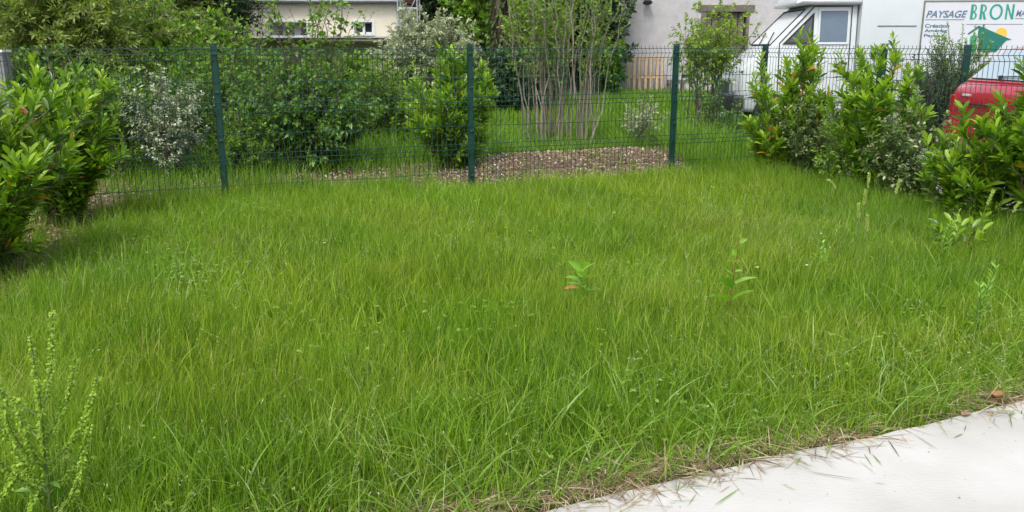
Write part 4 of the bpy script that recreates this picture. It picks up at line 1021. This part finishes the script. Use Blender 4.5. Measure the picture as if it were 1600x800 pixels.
plant('leafy_shrub', 'low light green shrub under the fence corner laurel, beside the van wheel', 'shrub', (PX(1240, 12.0), 12.0, 0), .95, .6, .4, 'broadleaf', seed=25,
      n_main=26, n_twig=12, n_leaf=12, leaf=(.06, .03), K=2, twig=.22, zlo=.04)
plant('leafy_shrub', 'leafy thicket between the left laurels and the variegated bush, beyond the fence', 'shrub', (PX(185, 9.7), 9.7, 0), 1.25, .62, .5, 'broadleaf', seed=50,
      n_main=34, n_twig=13, n_leaf=13, leaf=(.06, .036), K=2, twig=.25, zlo=.03)
plant('leafy_shrub', 'dark leafy shrub between the variegated bush and the first fence post', 'shrub', (PX(318, 10.8), 10.8, 0), 1.30, .6, .5, 'lilac', seed=51,
      n_main=30, n_twig=13, n_leaf=12, leaf=(.065, .04), K=2, twig=.25, zlo=.05)
plant('leafy_shrub', 'low light green shrub at the foot of the large dark shrub, left side', 'shrub', (PX(385, 10.0), 10.0, 0), .8, .45, .35, 'broadleaf', seed=52,
      n_main=22, n_twig=12, n_leaf=11, leaf=(.055, .03), K=2, twig=.22, zlo=.02)
plant('feathery_bush', 'dark feathery bush with light tips in front of the sign on the van', 'bush', (PX(1480, 13.2), 13.2, 0), 1.80, .62, .4, 'broadleaf', seed=20,
      n_main=44, n_twig=18, n_leaf=18, leaf=(.060, .018), K=2, twig=.28, up=.7, zlo=.1, upward=.3)
plant('feathery_bush', 'dark green bush beside the tail of the red car, under the sign', 'bush', (PX(1450, 12.6), 12.6, 0), 1.42, .5, .4, 'darkhedge', seed=21,
      n_main=46, n_twig=14, n_leaf=14, leaf=(.06, .02), K=2, twig=.28, up=.5, zlo=.05)

# trees of the background: own crown and trunk each
def tree(name, label, px, D, H, rx, mat, seed, trunk=None, n_main=60, n_twig=16, n_leaf=14, leaf=(.12, .07), zlo=.1, **k):
    kw = dict(simple=True, twig=rx * .28, up=.15, r0=.035, t0=.25, stem_name='trunk', leaf_name='crown', angle=1.2, jitter=.08)
    kw.update(k)
    return plant(name, label, 'tree', (PX(px, D), D, 0), H, rx, kw.pop('ry', rx * .8), mat, kw.pop('group', None), seed, n_main=n_main, n_twig=n_twig, n_leaf=n_leaf, leaf=leaf, zlo=zlo, trunk=trunk, **kw)
tree('larch_tree', 'feathery yellow green tree with sweeping branches and a pale crooked stem at upper left', 105, 12.6, 3.4, 1.5, 'feathery', 30, trunk=(1.6, .05), leaf=(.10, .030), n_main=60, n_twig=22, n_leaf=22, bark='bark', r0=.022, twig=.5, up=-.05, hang=.25, zlo=.22, lean=(.25, 0), t0=.2)
tree('broadleaf_tree', 'mid green leafy tree behind the variegated bush at upper left', 235, 14.6, 2.55, 1.25, 'broadleaf', 31, trunk=(.5, .06), n_main=70, leaf=(.095, .055))
tree('broadleaf_tree', 'blue green leafy tree at the far upper left corner', -30, 15.5, 4.0, 1.7, 'lilac', 32, trunk=(.8, .08), n_main=80, leaf=(.10, .06))
tree('broadleaf_tree', 'dense green tree behind the feathery tree', 120, 19, 4.5, 2.3, 'lilac', 33, trunk=(1, .1), n_main=90, leaf=(.13, .08))
tree('broadleaf_tree', 'low bright green tree beside the left end of the cream house', 335, 17.5, 2.35, 1.1, 'broadleaf', 34, trunk=(.4, .05), n_main=60, leaf=(.10, .06))
tree('cypress_tree', 'dark drooping conifer above the low green tree, left of the cream house', 322, 27, 7.0, 2.1, 'conifer', 35, trunk=(2.5, .2), leaf=(.20, .06), n_main=120, n_twig=18, n_leaf=16, hang=.6, up=-.2, zlo=.15, twig=.7)
tree('cypress_tree', 'olive green drooping conifer left of the darker one', 245, 25, 6.5, 1.9, 'feathery', 36, trunk=(2.3, .2), leaf=(.20, .045), n_main=90, n_twig=18, n_leaf=16, hang=.7, up=-.2, zlo=.15, twig=.7)
tree('hedge_tree', 'low dark green shrub behind the wire fence, in front of the cream house terrace', 440, 20, 1.4, 1.7, 'lilac', 37, n_main=70, leaf=(.11, .07), zlo=.05, ry=1.0)
tree('hedge_tree', 'low green shrub left of the silvery shrub, below the house windows', 570, 21, 1.35, 1.6, 'broadleaf', 38, n_main=70, leaf=(.11, .07), zlo=.05, ry=1.0)
tree('hedge_tree', 'dark leafy shrub behind the variegated bush and the first fence post', 300, 12.6, 1.45, 1.0, 'broadleaf', 39, n_main=60, leaf=(.085, .05), zlo=.05, ry=.7)
tree('hedge_tree', 'dark leafy shrub behind the left laurels and the larch', 120, 11.2, 1.35, 1.2, 'lilac', 40, n_main=70, leaf=(.08, .05), zlo=.05, ry=.7)
tree('oak_tree', 'broad green tree right of the silvery shrub with light hanging branches', 757, 26, 6.2, 1.25, 'broadleaf', 41, trunk=(1.6, .14), n_main=90, leaf=(.16, .10), zlo=.18, hang=.3)
tree('ivy_tree', 'thick tree trunk wrapped in brown ivy stems', 788, 21, 6.8, 1.5, 'lilac', 42, trunk=(4.6, .20), n_main=60, leaf=(.14, .09), zlo=.45)
ivy_tree = bpy.context.scene.objects['ivy_tree']
rg = np.random.default_rng(77); pth = []; LP, LT = [], []
for i in range(70):
    a0 = rg.uniform(0, 6.28); z0 = rg.uniform(-.05, 3.4); k_ = 9; zz = z0 + np.linspace(0, rg.uniform(.5, 1.6), k_); aa = a0 + np.linspace(0, rg.uniform(-1.6, 1.6), k_)
    rr_ = .27 + rg.uniform(-.01, .10) + rg.normal(0, .02, k_); p_ = np.stack([np.cos(aa) * rr_, np.sin(aa) * rr_, zz], 1); pth.append((p_, np.full(k_, rg.uniform(.012, .028))))
    LP.append(p_); LT.append(np.stack([np.cos(aa), np.sin(aa), rg.uniform(-1, .4, k_)], 1))
link('ivy_stem', tubes_mesh('ivy_stem', pth, 5), M['bark'], ivy_tree)
LP = np.concatenate(LP); LT = np.concatenate(LT); n_ = len(LP)
V, Q, a = leaves_arrays(rg, LP, LT, rg.uniform(.07, .16, n_), rg.uniform(.05, .09, n_), rg.uniform(0, .7, n_), K=2)
link('ivy', npmesh('ivy', V, Q, {'rnd': a}), M['lilac'], ivy_tree)
tree('hedge_tree', 'tall dark tree behind the pale stemmed shrub, left of the pallet', 893, 25.5, 6.5, 1.9, 'conifer', 43, trunk=(1.2, .2), n_main=130, leaf=(.20, .09), zlo=.02, ry=1.2, n_twig=18)
tree('hedge_tree', 'yellow green tree in front of the dark tree, above the pale stems', 850, 19.5, 4.2, 1.05, 'yellowgreen', 44, trunk=(1.8, .09), n_main=54, leaf=(.11, .06), zlo=.36)
tree('hedge_tree', 'dark low shrub in front of the foot of the ivy trunk', 790, 19.2, 1.35, 1.3, 'darkhedge', 45, n_main=70, leaf=(.13, .07), zlo=.02, ry=.8)
tree('hedge_tree', 'dark green shrub at the corner of the grey wall beside the pallet', 940, 24.4, 1.9, .7, 'lilac', 46, n_main=50, leaf=(.13, .08), zlo=.02, ry=.8)
# far belt of tall dark trees closing the view
rr = random.Random(9)
spots = [(-260, 30, 'far dark tree beyond the upper left corner'), (-80, 31, 'tall far tree behind the blue green tree at upper left'), (60, 33, 'tall far tree behind the feathery tree'), (200, 36, 'tall far tree behind the olive conifer'),
         (330, 47, 'tall far tree rising behind the left end of the cream house'), (640, 52, 'tall blue green far tree behind the scaffold'), (700, 49, 'tall blue green far tree between the scaffold and the broad green tree'), (760, 55, 'tall far tree behind the broad green tree'), (860, 50, 'tall far tree behind the ivy trunk'), (950, 52, 'tall far tree behind the corner of the grey wall')]
for i, (px, D, lb) in enumerate(spots):
    tree('far_tree', lb, px, D, 12 + rr.uniform(-1, 2), 4.2, 'darkhedge', 60 + i, trunk=(3, .35), n_main=110, n_twig=16, n_leaf=14, leaf=(.42, .24), zlo=.02, group='tall far trees closing the view')
# ------------------------------------------------------------------ weeds in the lawn
def leafset(name, specs, mat, parent, K=5, shape='ovate', droop=.25, fold=.3, seed=0):
    rng = np.random.default_rng(seed)
    P = np.array([s[0] for s in specs], float); T = np.array([s[1] for s in specs], float)
    L = np.array([s[2] for s in specs]); W = np.array([s[3] for s in specs]); rn = np.array([s[4] if len(s) > 4 else rng.uniform(.3, 1) for s in specs])
    V, Q, a = leaves_arrays(rng, P, T, L, W, rn, K, droop, fold, shape); return link(name, npmesh(name, V, Q, {'rnd': a}, smooth=True), mat, parent)

# dock with seed spikes, bottom left
def dock(label, px, D, H, nsp, seed):
    rg = np.random.default_rng(seed); root = empty('dock_plant', (PX(px, D), D, 0)); tag(root, label, 'weed')
    paths, specs = [], []
    main = bez(np.array([0, 0, -.02]), np.array([.02, 0, H * .5]), np.array([.01, .02, H]), 9); paths.append((main, np.linspace(.006, .002, 9)))
    brs = [(main, .35)]
    for i in range(nsp):
        f = .18 + .55 * i / nsp; p = main[int(f * 8)]; az = i * 2.2 + rg.uniform(-.4, .4); ln = H * rg.uniform(.35, .58)
        d = np.array([math.cos(az) * .75, math.sin(az) * .55, 1.1]); e = p + nrm(d) * ln
        br = bez(p, p + nrm(d * np.array([1.5, 1.5, .7])) * ln * .5, e, 8); paths.append((br, np.linspace(.0035, .0015, 8))); brs.append((br, .15))
    for br, s0 in brs:
        for s in np.arange(s0, 1, .018 / 1.0 * .9 if len(br) > 8 else .03):
            x_ = s * (len(br) - 1); ii = min(int(x_), len(br) - 2); p = br[ii] + (br[ii + 1] - br[ii]) * (x_ - ii)
            for q_ in range(9):
                a = rg.uniform(0, 6.28); rad = .015 * (1.15 - s * .7)
                c = p + np.array([math.cos(a) * rad * .4, math.sin(a) * rad * .4, rg.normal(0, .003)])
                specs.append((c, (math.cos(a), math.sin(a), rg.uniform(-.7, .5)), .012 * rg.uniform(.7, 1.2), .009, rg.uniform(0, 1)))
    leafset('seed_spike', specs, M['dock'], root, K=2, shape='ellipse', seed=seed)
    lv = [((0, 0, .03 + .03 * i), (math.cos(i * 2.4), math.sin(i * 2.4), .9), .12, .022, rg.uniform(.0, .4)) for i in range(7)]
    leafset('leaf', lv, M['weed'], root, K=6, shape='ellipse', droop=.5, seed=seed)
    link('stem', tubes_mesh('stem', paths), M['greenstem'], root)
dock('tall pale green dock plant with branching seed spikes at the lower left corner', 82, 2.36, .66, 14, 3)
dock('short dock plant with seed spikes cut by the bottom left of the photo', -5, 2.2, .42, 4, 5)

# sapling
D = 4.35; root = empty('sapling', (PX(1136, D), D, 0)); tag(root, 'lone young sapling with a red stem and broad leaves standing in the lawn', 'sapling')
st = bez(np.array([0, 0, 0]), np.array([.01, 0, .25]), np.array([.035, 0, .52]), 8)
link('stem', tubes_mesh('stem', [(st, np.linspace(.0045, .002, 8))]), M['redstem'], root)
specs = [((0, 0, .17), (-.75, -.25, .45), .14, .11, .35), ((.01, 0, .17), (.85, -.2, .75), .16, .085, .9), ((.01, 0, .24), (-.6, -.2, .75), .13, .08, .35), ((.012, 0, .28), (-.5, .1, .9), .13, .065, .4),
         ((.015, 0, .26), (.85, -.1, .55), .15, .045, .95), ((.015, 0, .31), (-.6, .2, .5), .08, .045, .5), ((.018, 0, .33), (.4, -.3, .3), .05, .025, 1), ((.02, 0, .38), (.3, -.4, .6), .05, .025, .9),
         ((.022, 0, .42), (-.3, .3, .9), .05, .03, .7), ((.026, 0, .45), (.45, -.2, .9), .075, .035, 1), ((.03, 0, .49), (.7, 0, .55), .06, .025, 1), ((.034, 0, .52), (.2, 0, 1), .03, .012, .8)]
leafset('leaf', specs, M['weed'], root, K=6, seed=1)
# low broad leaved weed
D = 4.65; root = empty('thistle_weed', (PX(908, D), D, 0)); tag(root, 'low broad leaved weed with one reddish leaf, in the middle of the lawn', 'weed')
specs = []
for i in range(11):
    a = i * 2.4; specs.append(((0, 0, .13 + .014 * i), (math.cos(a), math.sin(a), .55 + .07 * i), .13, .045, .4 + .05 * i))
leafset('leaf', specs, M['weed'], root, K=6, droop=.35, seed=2)
leafset('withered_leaf', [((-.02, -.05, .17), (-.9, -.5, .35), .11, .035, .6)], leaf_mat('withered_leaf', ramp((.30, .10, .03), (.45, .20, .05)), trans=.3), root, K=5, seed=2)
link('stem', tubes_mesh('stem', [(np.array([[0, 0, 0], [0, 0, .12], [.005, 0, .22]]), np.array([.004, .003, .002]))]), M['greenstem'], root)
# leafy upright weeds
def willowherb(label, px, D, H, seed, n=3):
    rg = np.random.default_rng(seed); root = empty('willowherb', (PX(px, D), D, 0)); tag(root, label, 'weed', 'upright leafy weeds in the lawn')
    paths, specs = [], []
    for q_ in range(n):
        bx, by = rg.normal(0, .025, 2); h = H * (1 if q_ == 0 else rg.uniform(.6, .9)); tx, ty = rg.normal(0, .05, 2)
        st = bez(np.array([bx, by, 0]), np.array([bx, by, h * .6]), np.array([bx + tx, by + ty, h]), 7); paths.append((st, np.linspace(.003, .0015, 7)))
        for s in np.arange(.25, 1.0, .035):
            x_ = s * 6; ii = min(int(x_), 5); p = st[ii] + (st[ii + 1] - st[ii]) * (x_ - ii); a = s * 60 + q_
            specs.append((p, (math.cos(a), math.sin(a), .6 + s * .9), .065 * (1.1 - .35 * s), .012, .3 + .7 * s))
    leafset('leaf', specs, M['weed'], root, K=4, shape='ellipse', droop=.2, seed=seed); link('stem', tubes_mesh('stem', paths), M['greenstem'], root)
willowherb('leafy upright weed in the lawn near the right edge, above the terrace', 1525, 4.15, .42, 1, 4)
willowherb('small light green weed in the lawn left of the seed heads', 1270, 5.3, .30, 2, 2)
willowherb('small leafy weed at the foot of the tall laurel by the side fence', 1425, 7.0, .35, 3, 2)
willowherb('young bright weed under the right hand laurel', 1475, 5.6, .42, 4, 3)
# barley-like seed heads
def foxtail(label, px, D, H, lx, seed, hl=.10):
    H += .08
    rg = np.random.default_rng(seed); root = empty('foxtail_grass', (PX(px, D), D, 0)); tag(root, label, 'grass stalk', 'tall bearded seed heads in the lawn')
    st = bez(np.array([0, 0, 0]), np.array([0, 0, H * .75]), np.array([lx, .01, H]), 9); link('stem', tubes_mesh('stem', [(st, np.full(9, .0014))]), M['greenstem'], root)
    d = nrm(st[-1] - st[-2]); specs = []
    for i in range(150):
        s = rg.uniform(0, 1); a = rg.uniform(0, 6.28); side = np.array([math.cos(a), math.sin(a), 0])
        specs.append((st[-1] + d * hl * s + np.array([0, 0, -hl * .3 * s * s * (abs(lx) > .05)]), nrm(d * 1.4 + side * .8), .026, .0045, rg.uniform(.5, 1)))
    leafset('seed_head', specs, M['barley'], root, K=2, shape='ellipse', seed=seed)
for i, (px, D, H, lx, lb) in enumerate([(1318, 5.9, .44, -.10, 'bearded seed head arching to the left above the lawn'), (1345, 5.8, .46, .0, 'upright bearded seed head, tallest of the group near the right laurels'),
        (1338, 5.7, .36, .01, 'upright bearded seed head just below the tallest one'), (1382, 5.9, .40, .03, 'bearded seed head leaning right, rightmost of the open lawn group'),
        (1335, 5.3, .34, -.01, 'low bearded seed head over the dry patch'), (1346, 5.2, .28, .0, 'lowest bearded seed head over the dry patch'),
        (1515, 5.35, .42, .05, 'bearded seed head under the right hand laurel, left of its pair'), (1552, 5.2, .40, .06, 'bearded seed head at the right edge under the laurel')]):
    foxtail(lb, px, D, H, lx, 20 + i)
# small white flowers
M['petal'] = plain('white_petals', (.78, .78, .74), .6)
for px, D, lb in ((1255, 5.0, 'tiny white flower in the lawn right of the sapling'), (1278, 5.9, 'tiny white flower among the grass near the arching seed head'), (742, 7.2, 'tiny white flower in the far middle of the lawn'), (508, 5.6, 'tiny white flower in the left half of the lawn')):
    root = empty('daisy', (PX(px, D), D, 0)); tag(root, lb, 'flower', 'tiny white flowers in the lawn')
    link('stem', tubes_mesh('stem', [(np.array([[0, 0, 0], [.004, 0, .12], [.006, 0, .2]]), np.full(3, .0012))]), M['greenstem'], root)
    leafset('petals', [((.006, 0, .2), (math.cos(a), math.sin(a), .35), .010, .006, .9) for a in np.linspace(0, 5.6, 7)], M['petal'], root, K=2, shape='ellipse')
# fallen leaves and pebble on the terrace edge
def fallen(name, label, px, D, sz, c, rz):
    sz *= .72; c = tuple(x_ * .72 for x_ in c)
    m_ = leaf_mat(label[:20], ramp(tuple(x_ * .7 for x_ in c), c), rough=.7, trans=.1)
    rg = np.random.default_rng(int(px)); root_ = leafset(name, [((-math.cos(rz) * sz / 2, -math.sin(rz) * sz / 2, 0), (math.cos(rz), math.sin(rz), .12), sz, sz * .55, .7)], m_, None, K=6, droop=.10, fold=.35, seed=int(px))
    root_.location = (PX(px, D), D, .043); tag(root_, label, 'leaf', 'dead leaves on the terrace edge')
fallen('fallen_leaf', 'reddish dead leaf on the terrace edge, second from the right', 1508, 3.19, .075, (.42, .22, .17), .4)
fallen('fallen_leaf', 'red brown dead leaf on the terrace edge in the middle of the bare strip', 1110, 2.72, .07, (.40, .24, .18), 1.9)
fallen('fallen_leaf', 'small dark brown dead leaf lying among dry grass by the terrace', 985, 2.68, .06, (.22, .10, .06), 2.6)
fallen('fallen_leaf', 'dark dead leaf near the terrace edge in the right half', 1300, 2.98, .06, (.25, .12, .08), .9)
mb = MB(); bmesh.ops.create_icosphere(mb.bm, subdivisions=3, radius=.5)
for v in mb.bm.verts:
    k_ = 1 + .16 * math.sin(v.co.x * 7 + 1) * math.cos(v.co.y * 6) + .08 * math.sin(v.co.z * 11)
    v.co = Vector((v.co.x * .066 * k_, v.co.y * .04 * k_, v.co.z * .036 * k_))
o_ = mb.build('pebble', plain('orange_stone', (.30, .15, .065), .85, noise=.5, nscale=30, bump=.002), None, True); o_.location = (PX(1557, 3.36), 3.36, .055)
tag(o_, 'orange brown pebble at the terrace edge, rightmost of the bits lying there', 'pebble')
